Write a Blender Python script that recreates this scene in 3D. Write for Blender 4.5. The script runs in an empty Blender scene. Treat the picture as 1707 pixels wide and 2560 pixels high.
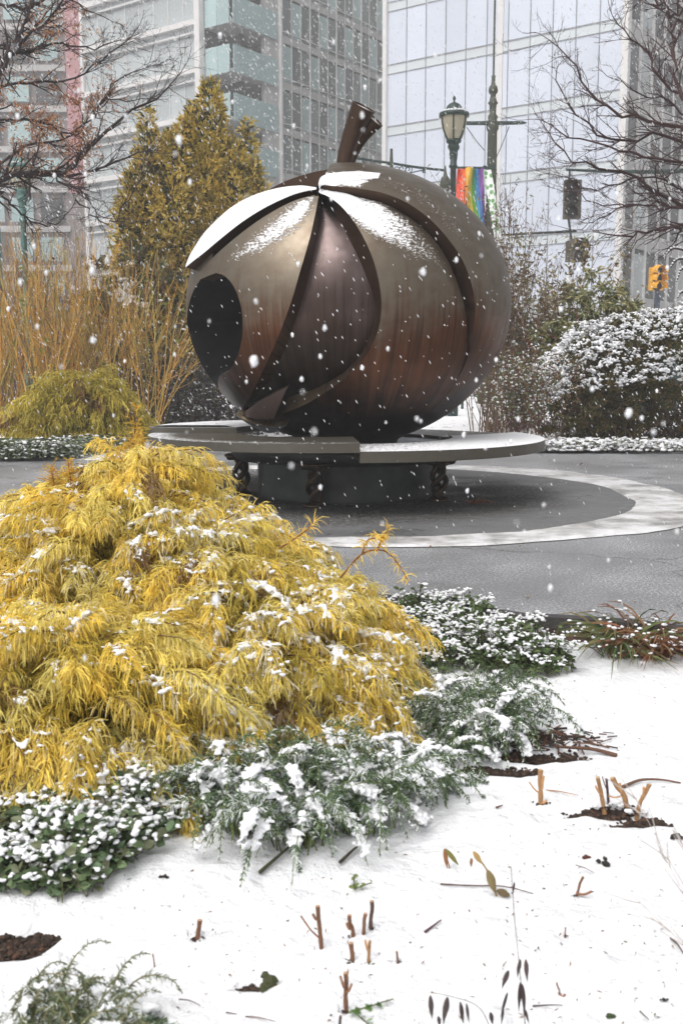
import bpy, math, random
import numpy as np
from mathutils import Vector, noise as mnoise

# ------------------------------------------------------------------ camera, sky, sun, exposure
SC = bpy.context.scene
COL = SC.collection
EYE = np.array([0.0, 0.0, 1.12]); FPX = 2600.0; PITCH = math.radians(7.8)
FW = np.array([0, math.cos(PITCH), -math.sin(PITCH)]); UP = np.array([0, math.sin(PITCH), math.cos(PITCH)]); RT = np.array([1.0, 0, 0])

cam_d = bpy.data.cameras.new('camera'); cam = bpy.data.objects.new('camera', cam_d); COL.objects.link(cam)
cam.location = EYE; cam.rotation_euler = (math.radians(90) - PITCH, 0, 0)
cam_d.sensor_fit = 'VERTICAL'; cam_d.sensor_height = 36.0; cam_d.lens = FPX / 2560 * 36
cam_d.clip_start = 0.05; cam_d.clip_end = 1500
cam_d.dof.use_dof = True; cam_d.dof.focus_distance = 7.0; cam_d.dof.aperture_fstop = 7.0
SC.camera = cam

SUN_EL, SUN_AZ = 58, 215      # degrees; azimuth the light comes from, clockwise from +Y
world = bpy.data.worlds.new('World'); SC.world = world; world.use_nodes = True
wn = world.node_tree.nodes; wl = world.node_tree.links
bg = wn['Background']
sky = wn.new('ShaderNodeTexSky'); sky.sky_type = 'NISHITA'; sky.sun_disc = False
sky.sun_elevation = math.radians(SUN_EL); sky.sun_rotation = math.radians(SUN_AZ)
sky.air_density = 1.0; sky.dust_density = 6.0; sky.ozone_density = 1.0
hs = wn.new('ShaderNodeHueSaturation'); hs.inputs['Saturation'].default_value = 0.12
wl.new(sky.outputs[0], hs.inputs['Color']); wl.new(hs.outputs[0], bg.inputs['Color'])
bg.inputs['Strength'].default_value = 0.12
sun_d = bpy.data.lights.new('sun', 'SUN'); sun = bpy.data.objects.new('sun', sun_d); COL.objects.link(sun)
sun_d.energy = 0.9; sun_d.angle = math.radians(50); sun_d.color = (1.0, 0.97, 0.93)
_a, _e = math.radians(SUN_AZ), math.radians(SUN_EL)
_v = Vector((math.sin(_a) * math.cos(_e), math.cos(_a) * math.cos(_e), math.sin(_e)))
sun.rotation_euler = _v.to_track_quat('Z', 'Y').to_euler()
SC.view_settings.view_transform = 'Standard'; SC.view_settings.look = 'None'
SC.view_settings.gamma = 1.0; SC.view_settings.use_curve_mapping = False
SC.view_settings.exposure = 0.56
SC.cycles.max_bounces = 6; SC.cycles.diffuse_bounces = 3; SC.cycles.glossy_bounces = 3
SC.cycles.transmission_bounces = 3; SC.cycles.volume_bounces = 0; SC.cycles.transparent_max_bounces = 6

# ------------------------------------------------------------------ geometry of the view, used to place things at their distance
def ray(px, py):
    return FW + RT * ((px - 853.5) / FPX) + UP * ((1280 - py) / FPX)
def P(px, py, Y):
    r = ray(px, py); return EYE + r * (Y / r[1])
def G(px, py, z=0.0):
    r = ray(px, py); return EYE + r * ((z - EYE[2]) / r[2])
def ZP(py, Y): return float(P(853.5, py, Y)[2])
def XP(px, Y): return float(P(px, 924, Y)[0])

AC = np.array([XP(866, 9.4), 9.4])      # centre of the plaza and the sculpture
# ------------------------------------------------------------------ mesh helpers
class MB:
    """collects vertices and faces, builds ONE mesh object"""
    def __init__(s): s.v = []; s.f = {3: [], 4: []}; s.c = []; s.n = 0; s.mi = {3: [], 4: []}
    def add(s, v, f, col=None, mi=0):
        v = np.asarray(v, dtype=np.float64).reshape(-1, 3); f = np.asarray(f, dtype=np.int64)
        if len(v) == 0 or len(f) == 0: return s
        k = f.shape[1]
        s.v.append(v); s.f[k].append(f + s.n); s.mi[k].append(np.full(len(f), mi, dtype=np.int32))
        if col is None: col = np.ones((len(v), 3)) * .5
        col = np.asarray(col, dtype=np.float64)
        if col.ndim == 1: col = np.tile(col, (len(v), 1))
        s.c.append(col); s.n += len(v); return s
    def mesh(s, name, mats, smooth=False):
        me = bpy.data.meshes.new(name)
        v = np.concatenate(s.v) if s.v else np.zeros((0, 3))
        loops = []; starts = []; mi = []; st = 0
        for k in (3, 4):
            if s.f[k]:
                f = np.concatenate(s.f[k]); loops.append(f.ravel()); starts.append(st + np.arange(len(f)) * k); st += f.size
                mi.append(np.concatenate(s.mi[k]))
        me.vertices.add(len(v)); me.vertices.foreach_set('co', v.astype(np.float32).ravel())
        if loops:
            lo = np.concatenate(loops); sta = np.concatenate(starts); mi = np.concatenate(mi)
            me.loops.add(len(lo)); me.loops.foreach_set('vertex_index', lo.astype(np.int32))
            me.polygons.add(len(sta)); me.polygons.foreach_set('loop_start', sta.astype(np.int32))
            me.polygons.foreach_set('material_index', mi)
        me.update(calc_edges=True); me.validate()
        if not smooth: me.shade_flat()
        c = np.concatenate(s.c) if s.c else np.zeros((0, 3))
        if len(c) == len(me.vertices) and len(c):
            a = me.color_attributes.new('tint', 'FLOAT_COLOR', 'POINT')
            a.data.foreach_set('color', np.concatenate([c, np.ones((len(c), 1))], 1).astype(np.float32).ravel())
        for m in (mats if isinstance(mats, (list, tuple)) else [mats]): me.materials.append(m)
        return me
    def build(s, name, mats, parent=None, smooth=False, kind=None):
        o = bpy.data.objects.new(name, s.mesh(name, mats, smooth)); COL.objects.link(o)
        if parent is not None:
            o.parent = parent
            o.location = -Vector(parent.location) if parent.get('_w') else (0, 0, 0)
        if kind: o['kind'] = kind
        return o

def tag(o, label=None, cat=None, group=None, kind=None):
    if label: o['label'] = label
    if cat: o['category'] = cat
    if group: o['group'] = group
    if kind: o['kind'] = kind
    return o
def thing(name, loc, label, cat, group=None, rz=0.0):
    """an Empty at the thing's base; parts given in world space are shifted back under it"""
    o = bpy.data.objects.new(name, None); COL.objects.link(o); o.empty_display_size = .2
    o.location = tuple(float(a) for a in loc); o.rotation_euler = (0, 0, rz)
    return tag(o, label, cat, group)
def part(mb, name, mats, root, smooth=False, kind=None, local=False):
    """mb in world coordinates unless local"""
    o = bpy.data.objects.new(name, mb.mesh(name, mats, smooth)); COL.objects.link(o)
    o.parent = root
    if not local:
        off = Vector(root.location); p = root.parent
        while p is not None: off = off + Vector(p.location); p = p.parent
        o.location = -off
    if kind: o['kind'] = kind
    return o

def melt(o, voxel, strength=0.0):
    """fuses loose snow lumps into one lumpy sheet"""
    md = o.modifiers.new('fuse', 'REMESH'); md.mode = 'VOXEL'; md.voxel_size = voxel; md.use_smooth_shade = True
    sm = o.modifiers.new('settle', 'SMOOTH'); sm.factor = .5; sm.iterations = 1
    o['kind'] = 'stuff'; return o
def unit(v): 
    v = np.asarray(v, float); return v / np.maximum(np.linalg.norm(v, axis=-1, keepdims=True), 1e-9)
def box(mb, c, d, rz=0.0, col=None, mi=0):
    x, y, z = np.array(d) / 2
    v = np.array([[-x,-y,-z],[x,-y,-z],[x,y,-z],[-x,y,-z],[-x,-y,z],[x,-y,z],[x,y,z],[-x,y,z]])
    if rz:
        ca, sa = math.cos(rz), math.sin(rz); v = v @ np.array([[ca, sa, 0], [-sa, ca, 0], [0, 0, 1]])
    f = [[0,3,2,1],[4,5,6,7],[0,1,5,4],[1,2,6,5],[2,3,7,6],[3,0,4,7]]
    return mb.add(v + np.array(c), f, col, mi)
def tubes(mb, paths, radii, sides=4, col=None, cap=False):
    """paths N,K,3; radii N,K"""
    paths = np.asarray(paths, float); N, K, _ = paths.shape
    if N == 0: return mb
    radii = np.broadcast_to(np.asarray(radii, float), (N, K))
    t = np.gradient(paths, axis=1); t = unit(t)
    ref = np.tile(np.array([0.31, 0.17, 0.93]), (N, 1)); m = np.abs((unit(paths[:, -1] - paths[:, 0]) * unit(ref)).sum(1)) > .9
    ref[m] = np.array([1, .1, 0]); ref = ref[:, None, :]
    a = unit(np.cross(t, ref)); b = np.cross(t, a)
    ang = np.arange(sides) * 2 * math.pi / sides
    v = paths[:, :, None, :] + radii[:, :, None, None] * (a[:, :, None, :] * np.cos(ang)[None, None, :, None] + b[:, :, None, :] * np.sin(ang)[None, None, :, None])
    base = (np.arange(N) * K * sides)[:, None, None]; k = (np.arange(K - 1) * sides)[None, :, None]; s = np.arange(sides)[None, None, :]; s2 = (s + 1) % sides
    f = np.stack([base + k + s, base + k + s2, base + k + sides + s2, base + k + sides + s], -1).reshape(-1, 4)
    c = None
    if col is not None:
        c = np.asarray(col, float)
        c = np.tile(c, (N * K * sides, 1)) if c.ndim == 1 else np.repeat(c, K * sides, axis=0)
    mb.add(v.reshape(-1, 3), f, c)
    if cap and sides > 3:
        vv = v[:, [0, -1]].reshape(-1, sides, 3)
        for q in vv:
            cc = q.mean(0); vs = np.vstack([q, cc[None]])
            mb.add(vs, [[i, (i + 1) % sides, sides] for i in range(sides)], None if c is None else c[0])
    return mb
def ribbons(mb, paths, width, col=None, rng=None, colends=None):
    """flat thin strips; paths N,K,3; width N,K; random twist about the axis"""
    N, K, _ = paths.shape
    t = unit(np.gradient(paths, axis=1))
    r = unit(rng.normal(size=(N, 3)))[:, None, :]
    a = unit(np.cross(t, r))
    w = np.broadcast_to(width, (N, K))[:, :, None] * .5
    v = np.stack([paths - a * w, paths + a * w], 2)
    base = (np.arange(N) * K * 2)[:, None]; k = (np.arange(K - 1) * 2)[None, :]
    f = np.stack([base + k, base + k + 1, base + k + 3, base + k + 2], -1).reshape(-1, 4)
    c = None
    if colends is not None:
        c0, c1 = colends; tt = np.linspace(0, 1, K)[None, :, None, None]
        c = (c0[:, None, None, :] * (1 - tt) + c1[:, None, None, :] * tt) * np.ones((1, 1, 2, 1)); c = c.reshape(-1, 3)
    elif col is not None: c = np.repeat(col, K * 2, axis=0)
    return mb.add(v.reshape(-1, 3), f, c)
def leaves(mb, pos, d, L, W, col, rng, fold=.25):
    """diamond leaves, two folded triangles pairs: pos N,3, d N,3 direction"""
    N = len(pos)
    if N == 0: return mb
    d = unit(d); r = unit(rng.normal(size=(N, 3)) * np.array([1, 1, .6]) + np.array([0, 0, .5]))
    a = unit(np.cross(d, r)); n = np.cross(a, d)
    L = np.broadcast_to(L, (N,))[:, None]; W = np.broadcast_to(W, (N,))[:, None]
    p0 = pos; p1 = pos + d * L * .45 + a * W * .5 + n * W * fold; p2 = pos + d * L - n * L * .12; p3 = pos + d * L * .45 - a * W * .5 + n * W * fold
    v = np.stack([p0, p1, p2, p3], 1).reshape(-1, 3)
    b = (np.arange(N) * 4)[:, None]
    f = np.concatenate([b + np.array([[0, 1, 2]]), b + np.array([[0, 2, 3]])])
    return mb.add(v, f, np.repeat(col, 4, axis=0))
def round_leaves(mb, pos, d, L, W, col, rng):
    N = len(pos); d = unit(d); r = unit(rng.normal(size=(N, 3)) * np.array([1, 1, .6]) + np.array([0, 0, .9])); a = unit(np.cross(d, r)); n = np.cross(a, d); L = L[:, None]; W = W[:, None]
    pr = [(0, 0, 0), (.22, .40, .10), (.60, .46, .12), (.88, .22, 0), (1, 0, -.12), (.88, -.22, 0), (.60, -.46, .12), (.22, -.40, .10), (.5, 0, -.04)]
    v = np.stack([pos + d * L * x + a * W * y + n * W * z for x, y, z in pr], 1).reshape(-1, 3); b = (np.arange(N) * 9)[:, None]
    f = np.concatenate([b + np.array([[i, (i + 1) % 8, 8]]) for i in range(8)]); return mb.add(v, f, np.repeat(col, 9, axis=0))
def ico(sub):
    import bmesh
    bm = bmesh.new(); bmesh.ops.create_icosphere(bm, subdivisions=sub, radius=1.0)
    v = np.array([q.co[:] for q in bm.verts]); f = np.array([[q.index for q in p.verts] for p in bm.faces]); bm.free(); return v, f
ICO1, ICO2, ICO3 = ico(1), ico(2), ico(3)
def blobs(mb, pos, rad, rng, rough=.18, base=None, col=(.9, .9, .92)):
    bv, bf = base or ICO1
    N = len(pos)
    if N == 0: return mb
    rad = np.asarray(rad, float)
    if rad.ndim == 1: rad = rad[:, None] * np.array([1, 1, .75])
    th = rng.uniform(0, 6.28, N); ca, sa = np.cos(th), np.sin(th)
    k = 1 + rng.uniform(-rough, rough, (N, len(bv), 1))
    v = bv[None] * k * rad[:, None, :]
    x = v[..., 0] * ca[:, None] - v[..., 1] * sa[:, None]; y = v[..., 0] * sa[:, None] + v[..., 1] * ca[:, None]
    v = np.stack([x, y, v[..., 2]], -1) + np.asarray(pos)[:, None, :]
    f = (bf[None] + (np.arange(N) * len(bv))[:, None, None]).reshape(-1, 3)
    return mb.add(v.reshape(-1, 3), f, np.array(col))
def lathe(mb, prof, c=(0, 0, 0), n=20, col=None, sx=1.0, mi=0, phase=0.0):
    prof = np.array(prof, float); K = len(prof); a = np.arange(n) * 2 * math.pi / n + phase
    v = np.stack([prof[:, 0][:, None] * np.cos(a)[None] * sx, prof[:, 0][:, None] * np.sin(a)[None], np.repeat(prof[:, 1][:, None], n, 1)], -1)
    i = np.arange(K - 1)[:, None] * n; j = np.arange(n)[None]; j2 = (j + 1) % n
    f = np.stack([i + j, i + j2, i + n + j2, i + n + j], -1).reshape(-1, 4)
    return mb.add(v.reshape(-1, 3) + np.array(c), f, col, mi)
def spline(pts, n):
    """Catmull-Rom through pts, n samples even in arc length"""
    p = np.asarray(pts, float)
    q = np.vstack([2 * p[0] - p[1], p, 2 * p[-1] - p[-2]]); out = []
    for i in range(1, len(q) - 2):
        t = np.linspace(0, 1, 16, endpoint=False)[:, None]
        a, b, c, d = q[i - 1], q[i], q[i + 1], q[i + 2]
        out.append(.5 * (2 * b + (c - a) * t + (2 * a - 5 * b + 4 * c - d) * t ** 2 + (3 * b - a - 3 * c + d) * t ** 3))
    out.append(p[-1:]); o = np.vstack(out)
    s = np.concatenate([[0], np.cumsum(np.linalg.norm(np.diff(o, axis=0), axis=1))])
    u = np.linspace(0, s[-1], n)
    return np.stack([np.interp(u, s, o[:, k]) for k in range(o.shape[1])], 1)
def wave(x, y, seed=0, f0=1.0, octs=4):
    r = np.random.default_rng(seed); z = 0; a = 1.0; f = f0
    for _ in range(octs):
        for _ in range(3):
            th = r.uniform(0, 6.28); ph = r.uniform(0, 6.28); z = z + a * np.sin((x * math.cos(th) + y * math.sin(th)) * f * r.uniform(.7, 1.4) + ph)
        a *= .5; f *= 2.1
    return z / 4.0
def grow(store, p, d, L, r, lev, rng, up=0.0, kids=(4, 7), shrink=.62, spread=.8, wob=.22, K=6):
    """recursive twigs; store[lev] gets (path, radii)"""
    pts = [np.array(p, float)]; d = unit(np.array(d, float)); dirs = [d]
    for i in range(K - 1):
        d = unit(d + rng.normal(size=3) * wob + np.array([0, 0, up])); pts.append(pts[-1] + d * L / (K - 1)); dirs.append(d)
    pts = np.array(pts); store.append((pts, np.linspace(r, r * .45, K), lev))
    if lev <= 0: return
    for _ in range(rng.integers(*kids)):
        t = rng.uniform(.15, 1); i = min(int(t * (K - 1)), K - 2); q = pts[i] + (pts[i + 1] - pts[i]) * (t * (K - 1) - i)
        nd = unit(dirs[i] + rng.normal(size=3) * spread * .6)
        grow(store, q, nd, L * shrink * rng.uniform(.6, 1.15), max(r * .55 * (1 - .4 * t), .0018), lev - 1, rng, up, kids, shrink, spread, wob, K)
def put_twigs(mb, store, col, sides=4, jit=.15, rng=None):
    K = store[0][0].shape[0]
    p = np.array([s[0] for s in store]); r = np.array([s[1] for s in store])
    c = np.array(col)[None] * (1 + rng.uniform(-jit, jit, (len(store), 1)))
    return tubes(mb, p, r, sides, c)

# ------------------------------------------------------------------ materials
def new_mat(name):
    m = bpy.data.materials.new(name); m.use_nodes = True; nt = m.node_tree
    return m, nt, nt.nodes['Principled BSDF'], nt.nodes['Material Output']
def N(nt, t, **kw):
    n = nt.nodes.new(t)
    for k, v in kw.items(): setattr(n, k, v)
    return n
def noise_n(nt, scale, detail=4, rough=.55, vec=None, coord='Object'):
    n = N(nt, 'ShaderNodeTexNoise'); n.inputs['Scale'].default_value = scale; n.inputs['Detail'].default_value = detail; n.inputs['Roughness'].default_value = rough
    if vec is None:
        tc = N(nt, 'ShaderNodeTexCoord'); vec = tc.outputs[coord]
    nt.links.new(vec, n.inputs['Vector']); return n
def ramp(nt, src, stops, interp='LINEAR'):
    r = N(nt, 'ShaderNodeValToRGB'); r.color_ramp.interpolation = interp
    e = r.color_ramp.elements
    while len(e) < len(stops): e.new(.5)
    for q, (p, c) in zip(e, stops): q.position = p; q.color = (*c, 1) if len(c) == 3 else c
    nt.links.new(src, r.inputs['Fac']); return r
def bump(nt, bsdf, src, strength=.3, dist=.01):
    b = N(nt, 'ShaderNodeBump'); b.inputs['Strength'].default_value = strength; b.inputs['Distance'].default_value = dist
    nt.links.new(src, b.inputs['Height']); nt.links.new(b.outputs[0], bsdf.inputs['Normal']); return b
def mix(nt, fac, a, b):
    m = N(nt, 'ShaderNodeMix', data_type='RGBA')
    for sock, v in (('Factor', fac), ('A', a), ('B', b)):
        s = [i for i in m.inputs if i.name == sock and (i.type == 'RGBA' or sock == 'Factor')][0]
        if isinstance(v, (int, float)): s.default_value = v
        elif isinstance(v, tuple): s.default_value = (*v, 1)
        else: nt.links.new(v, s)
    return [o for o in m.outputs if o.type == 'RGBA'][0]
def maths(nt, op, a, b=None, c=None, clamp=False):
    m = N(nt, 'ShaderNodeMath', operation=op, use_clamp=clamp)
    for i, v in enumerate((a, b, c)):
        if v is None: continue
        if isinstance(v, (int, float)): m.inputs[i].default_value = v
        else: nt.links.new(v, m.inputs[i])
    return m.outputs[0]
def plain(name, col, rough=.6, metal=0.0, var=.12, scale=8, bstr=0.0, bdist=.01, spec=.5):
    m, nt, b, _ = new_mat(name); n = noise_n(nt, scale)
    r = ramp(nt, n.outputs['Fac'], [(.3, tuple(c * (1 - var) for c in col)), (.7, tuple(min(c * (1 + var), 1) for c in col))])
    nt.links.new(r.outputs[0], b.inputs['Base Color']); b.inputs['Roughness'].default_value = rough; b.inputs['Metallic'].default_value = metal
    b.inputs['Specular IOR Level'].default_value = spec
    if bstr: bump(nt, b, noise_n(nt, scale * 6, 5).outputs['Fac'], bstr, bdist)
    return m
def tinted(name, rough=.6, trans=0.0, spec=.3, jit=.25, scale=30):
    """colour from the mesh's own tint attribute, broken up a little"""
    m, nt, b, out = new_mat(name)
    at = N(nt, 'ShaderNodeAttribute', attribute_name='tint'); n = noise_n(nt, scale, 3)
    v = maths(nt, 'MULTIPLY_ADD', n.outputs['Fac'], jit * 2, 1 - jit)
    mx = N(nt, 'ShaderNodeVectorMath', operation='SCALE'); nt.links.new(at.outputs['Color'], mx.inputs[0]); nt.links.new(v, mx.inputs['Scale'])
    nt.links.new(mx.outputs[0], b.inputs['Base Color']); b.inputs['Roughness'].default_value = rough; b.inputs['Specular IOR Level'].default_value = spec
    if trans:
        t = N(nt, 'ShaderNodeBsdfTranslucent'); nt.links.new(mx.outputs[0], t.inputs['Color'])
        s = N(nt, 'ShaderNodeMixShader'); s.inputs[0].default_value = trans
        nt.links.new(b.outputs[0], s.inputs[1]); nt.links.new(t.outputs[0], s.inputs[2]); nt.links.new(s.outputs[0], out.inputs['Surface'])
    return m
M = {}
M['leaf'] = tinted('foliage', .55, .25)
M['thread'] = tinted('thread_foliage', .6, .4, .2, .18)
M['bark'] = tinted('bark', .8, 0, .2, .3, 60)
def snow_mat():
    m, nt, b, _ = new_mat('snow')
    n = noise_n(nt, 40, 5, .6)
    r = ramp(nt, n.outputs['Fac'], [(.3, (.78, .79, .82)), (.7, (.86, .86, .87))]); nt.links.new(r.outputs[0], b.inputs['Base Color'])
    b.inputs['Roughness'].default_value = .7; b.inputs['Specular IOR Level'].default_value = .25
    n2 = noise_n(nt, 11, 6, .6); bump(nt, b, maths(nt, 'ADD', maths(nt, 'MULTIPLY', n.outputs['Fac'], .35), n2.outputs['Fac']), .85, .03); return m
M['snow'] = snow_mat()
def bronze(name, top, mid, low, zt=1.9, zb=.7, rough=.36, snowy=True, metal=.85, streak=True):
    m, nt, b, _ = new_mat(name)
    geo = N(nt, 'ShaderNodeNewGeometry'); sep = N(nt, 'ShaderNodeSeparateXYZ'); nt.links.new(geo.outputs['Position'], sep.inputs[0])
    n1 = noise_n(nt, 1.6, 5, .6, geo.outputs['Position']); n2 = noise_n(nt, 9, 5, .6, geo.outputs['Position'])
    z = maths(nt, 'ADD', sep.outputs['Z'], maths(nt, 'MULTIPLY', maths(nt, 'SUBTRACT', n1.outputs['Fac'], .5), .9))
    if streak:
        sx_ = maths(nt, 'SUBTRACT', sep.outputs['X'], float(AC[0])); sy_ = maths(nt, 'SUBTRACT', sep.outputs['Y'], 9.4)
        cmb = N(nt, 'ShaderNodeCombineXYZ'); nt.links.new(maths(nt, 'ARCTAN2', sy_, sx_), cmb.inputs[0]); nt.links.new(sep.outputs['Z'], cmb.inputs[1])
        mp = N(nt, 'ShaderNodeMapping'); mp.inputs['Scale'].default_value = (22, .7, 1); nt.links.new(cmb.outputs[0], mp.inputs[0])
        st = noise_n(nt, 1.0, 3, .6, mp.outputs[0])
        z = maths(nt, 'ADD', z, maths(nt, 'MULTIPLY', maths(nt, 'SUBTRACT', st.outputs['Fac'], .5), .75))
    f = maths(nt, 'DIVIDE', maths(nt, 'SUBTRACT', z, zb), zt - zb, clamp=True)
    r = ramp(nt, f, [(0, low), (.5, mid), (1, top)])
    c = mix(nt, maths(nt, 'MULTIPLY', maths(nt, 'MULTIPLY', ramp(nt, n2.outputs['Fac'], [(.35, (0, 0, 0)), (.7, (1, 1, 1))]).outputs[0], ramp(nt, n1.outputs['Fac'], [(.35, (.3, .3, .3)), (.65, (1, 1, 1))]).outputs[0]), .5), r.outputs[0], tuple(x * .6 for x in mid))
    rg = maths(nt, 'MULTIPLY_ADD', n2.outputs['Fac'], .22, rough - .1)
    if streak:  # thin dried drip lines, darker and glossier
        mp2 = N(nt, 'ShaderNodeMapping'); mp2.inputs['Scale'].default_value = (60, 1.1, 1); nt.links.new(cmb.outputs[0], mp2.inputs[0])
        s2 = noise_n(nt, 1.0, 2, .5, mp2.outputs[0])
        zz = maths(nt, 'DIVIDE', maths(nt, 'SUBTRACT', z, .3), 1.45, clamp=True)
        drip = maths(nt, 'MULTIPLY', ramp(nt, s2.outputs['Fac'], [(.56, (0, 0, 0)), (.64, (1, 1, 1))]).outputs[0],
                     ramp(nt, zz, [(.0, (1, 1, 1)), (.88, (.9, .9, .9)), (1.0, (0, 0, 0))]).outputs[0])
        c = mix(nt, maths(nt, 'MULTIPLY', drip, .55), c, (.03, .02, .018))
    met = metal
    if snowy:
        at = N(nt, 'ShaderNodeAttribute', attribute_name='tint'); sa = N(nt, 'ShaderNodeSeparateColor'); nt.links.new(at.outputs['Color'], sa.inputs[0])
        mp3 = N(nt, 'ShaderNodeMapping'); mp3.inputs['Scale'].default_value = (38, 38, 75); mp3.inputs['Rotation'].default_value = (0, .5, 0); nt.links.new(geo.outputs['Position'], mp3.inputs[0])
        sn = noise_n(nt, 1.0, 4, .7, mp3.outputs[0])
        sf = maths(nt, 'MULTIPLY', maths(nt, 'SUBTRACT', maths(nt, 'ADD', maths(nt, 'MULTIPLY', sa.outputs[0], .78), maths(nt, 'MULTIPLY', sn.outputs['Fac'], 1.25)), 1.06), 7, clamp=True)
        c = mix(nt, sf, c, (.88, .88, .9))
        met = maths(nt, 'MULTIPLY_ADD', sf, -metal, metal); nt.links.new(met, b.inputs['Metallic'])
        rg = maths(nt, 'MULTIPLY_ADD', sf, .35, rg)
        n3 = noise_n(nt, 2.8, 3, .5, geo.outputs['Position']); bump(nt, b, maths(nt, 'ADD', maths(nt, 'ADD', sf, maths(nt, 'MULTIPLY', n2.outputs['Fac'], .10)), maths(nt, 'MULTIPLY', n3.outputs['Fac'], 1.3)), .5, .012)
    else:
        b.inputs['Metallic'].default_value = metal; bump(nt, b, n2.outputs['Fac'], .12, .01)
    nt.links.new(c, b.inputs['Base Color']); nt.links.new(rg, b.inputs['Roughness'])
    return m
M['bronze'] = bronze('bronze_patina_shaded', (.20, .168, .128), (.13, .052, .024), (.014, .010, .009), zt=1.80, zb=.84, rough=.40, metal=.85)  # taupe to red-brown is patina; near-black low end paints in underside shade
M['bronze_in'] = bronze('bronze_recess', (.125, .095, .092), (.07, .045, .036), (.010, .008, .008), zt=2.0, zb=.85, rough=.34)  # low end carries the same painted underside shade
M['bronze_edge'] = bronze('bronze_edge', (.075, .045, .03), (.11, .062, .04), (.15, .115, .075), rough=.42)
M['hollow_shade'] = bronze('hollow_shade', (.004, .004, .005), (.004, .004, .005), (.035, .04, .047), zt=1.25, zb=.95, rough=.9, snowy=False, streak=False, metal=.1)  # near-black and paler bottom paint the shade and light inside the opening
M['bench'] = bronze('bench_bronze', (.125, .115, .098), (.12, .108, .085), (.08, .072, .058), zt=.65, zb=.3, rough=.42, streak=False, metal=.6)
M['pedestal'] = plain('pedestal_metal', (.055, .062, .06), .5, .5, .3, 4, .1)
M['leg_bronze'] = plain('leg_bronze', (.09, .065, .045), .4, .8, .35, 14, .3)

# ------------------------------------------------------------------ ground, plaza, beds
def asphalt():
    m, nt, b, _ = new_mat('asphalt_dusted')
    n1 = noise_n(nt, 90, 3, .8); n2 = noise_n(nt, 1.2, 4, .6)
    base = ramp(nt, n1.outputs['Fac'], [(.35, (.13, .13, .135)), (.65, (.22, .22, .225))])
    sp = noise_n(nt, 70, 3, .95)
    f = maths(nt, 'MULTIPLY', maths(nt, 'SUBTRACT', maths(nt, 'ADD', sp.outputs['Fac'], maths(nt, 'MULTIPLY', n2.outputs['Fac'], .22)), .605), 8, clamp=True)
    c = mix(nt, maths(nt, 'MULTIPLY', f, .75), base.outputs[0], (.72, .73, .76))
    n4 = noise_n(nt, .55, 6, .7); c = mix(nt, maths(nt, 'MULTIPLY', ramp(nt, n4.outputs['Fac'], [(.45, (0, 0, 0)), (.62, (1, 1, 1))]).outputs[0], .45), c, (.10, .10, .105))
    vo = N(nt, 'ShaderNodeTexVoronoi', feature='DISTANCE_TO_EDGE'); vo.inputs['Scale'].default_value = .42; tcv = N(nt, 'ShaderNodeTexCoord'); wv = noise_n(nt, 3, 4, .6); av = N(nt, 'ShaderNodeVectorMath', operation='ADD'); nt.links.new(tcv.outputs['Object'], av.inputs[0]); sv = N(nt, 'ShaderNodeVectorMath', operation='SCALE'); nt.links.new(wv.outputs['Color'], sv.inputs[0]); sv.inputs['Scale'].default_value = .45; nt.links.new(sv.outputs[0], av.inputs[1]); nt.links.new(av.outputs[0], vo.inputs['Vector'])
    c = mix(nt, maths(nt, 'MULTIPLY', ramp(nt, vo.outputs['Distance'], [(0, (1, 1, 1)), (.006, (0, 0, 0))]).outputs[0], .7), c, (.04, .04, .04))
    nt.links.new(c, b.inputs['Base Color']); b.inputs['Roughness'].default_value = .55
    nt.links.new(ramp(nt, n2.outputs['Fac'], [(.35, (.38,) * 3), (.65, (.62,) * 3)]).outputs[0], b.inputs['Roughness'])
    bump(nt, b, n1.outputs['Fac'], .12, .004); return m
M['asphalt'] = asphalt()
def wet_disc():
    m, nt, b, _ = new_mat('wet_gravel_asphalt')
    n1 = noise_n(nt, 34, 6, .85); n2 = noise_n(nt, 1.1, 4, .6)
    base = ramp(nt, n1.outputs['Fac'], [(.38, (.018, .018, .019)), (.52, (.085, .083, .08)), (.62, (.30, .295, .285))])
    geo = N(nt, 'ShaderNodeNewGeometry'); vd = N(nt, 'ShaderNodeVectorMath', operation='DISTANCE'); vd.inputs[1].default_value = (AC[0], 9.4, .004); nt.links.new(geo.outputs['Position'], vd.inputs[0])
    rr_ = maths(nt, 'ADD', vd.outputs['Value'], maths(nt, 'MULTIPLY', maths(nt, 'SUBTRACT', n2.outputs['Fac'], .5), 1.1))
    fine = ramp(nt, noise_n(nt, 60, 4, .8).outputs['Fac'], [(.35, (.10, .10, .102)), (.65, (.19, .19, .195))])
    cc = mix(nt, ramp(nt, maths(nt, 'DIVIDE', rr_, 3.0), [(.60, (0, 0, 0)), (.70, (1, 1, 1))]).outputs[0], base.outputs[0], fine.outputs[0])
    nt.links.new(cc, b.inputs['Base Color'])
    nt.links.new(ramp(nt, n2.outputs['Fac'], [(.42, (.75,) * 3), (.56, (.5,) * 3), (.66, (.16,) * 3)]).outputs[0], b.inputs['Roughness'])
    bump(nt, b, n1.outputs['Fac'], .5, .008); return m
M['wet'] = wet_disc()
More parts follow.
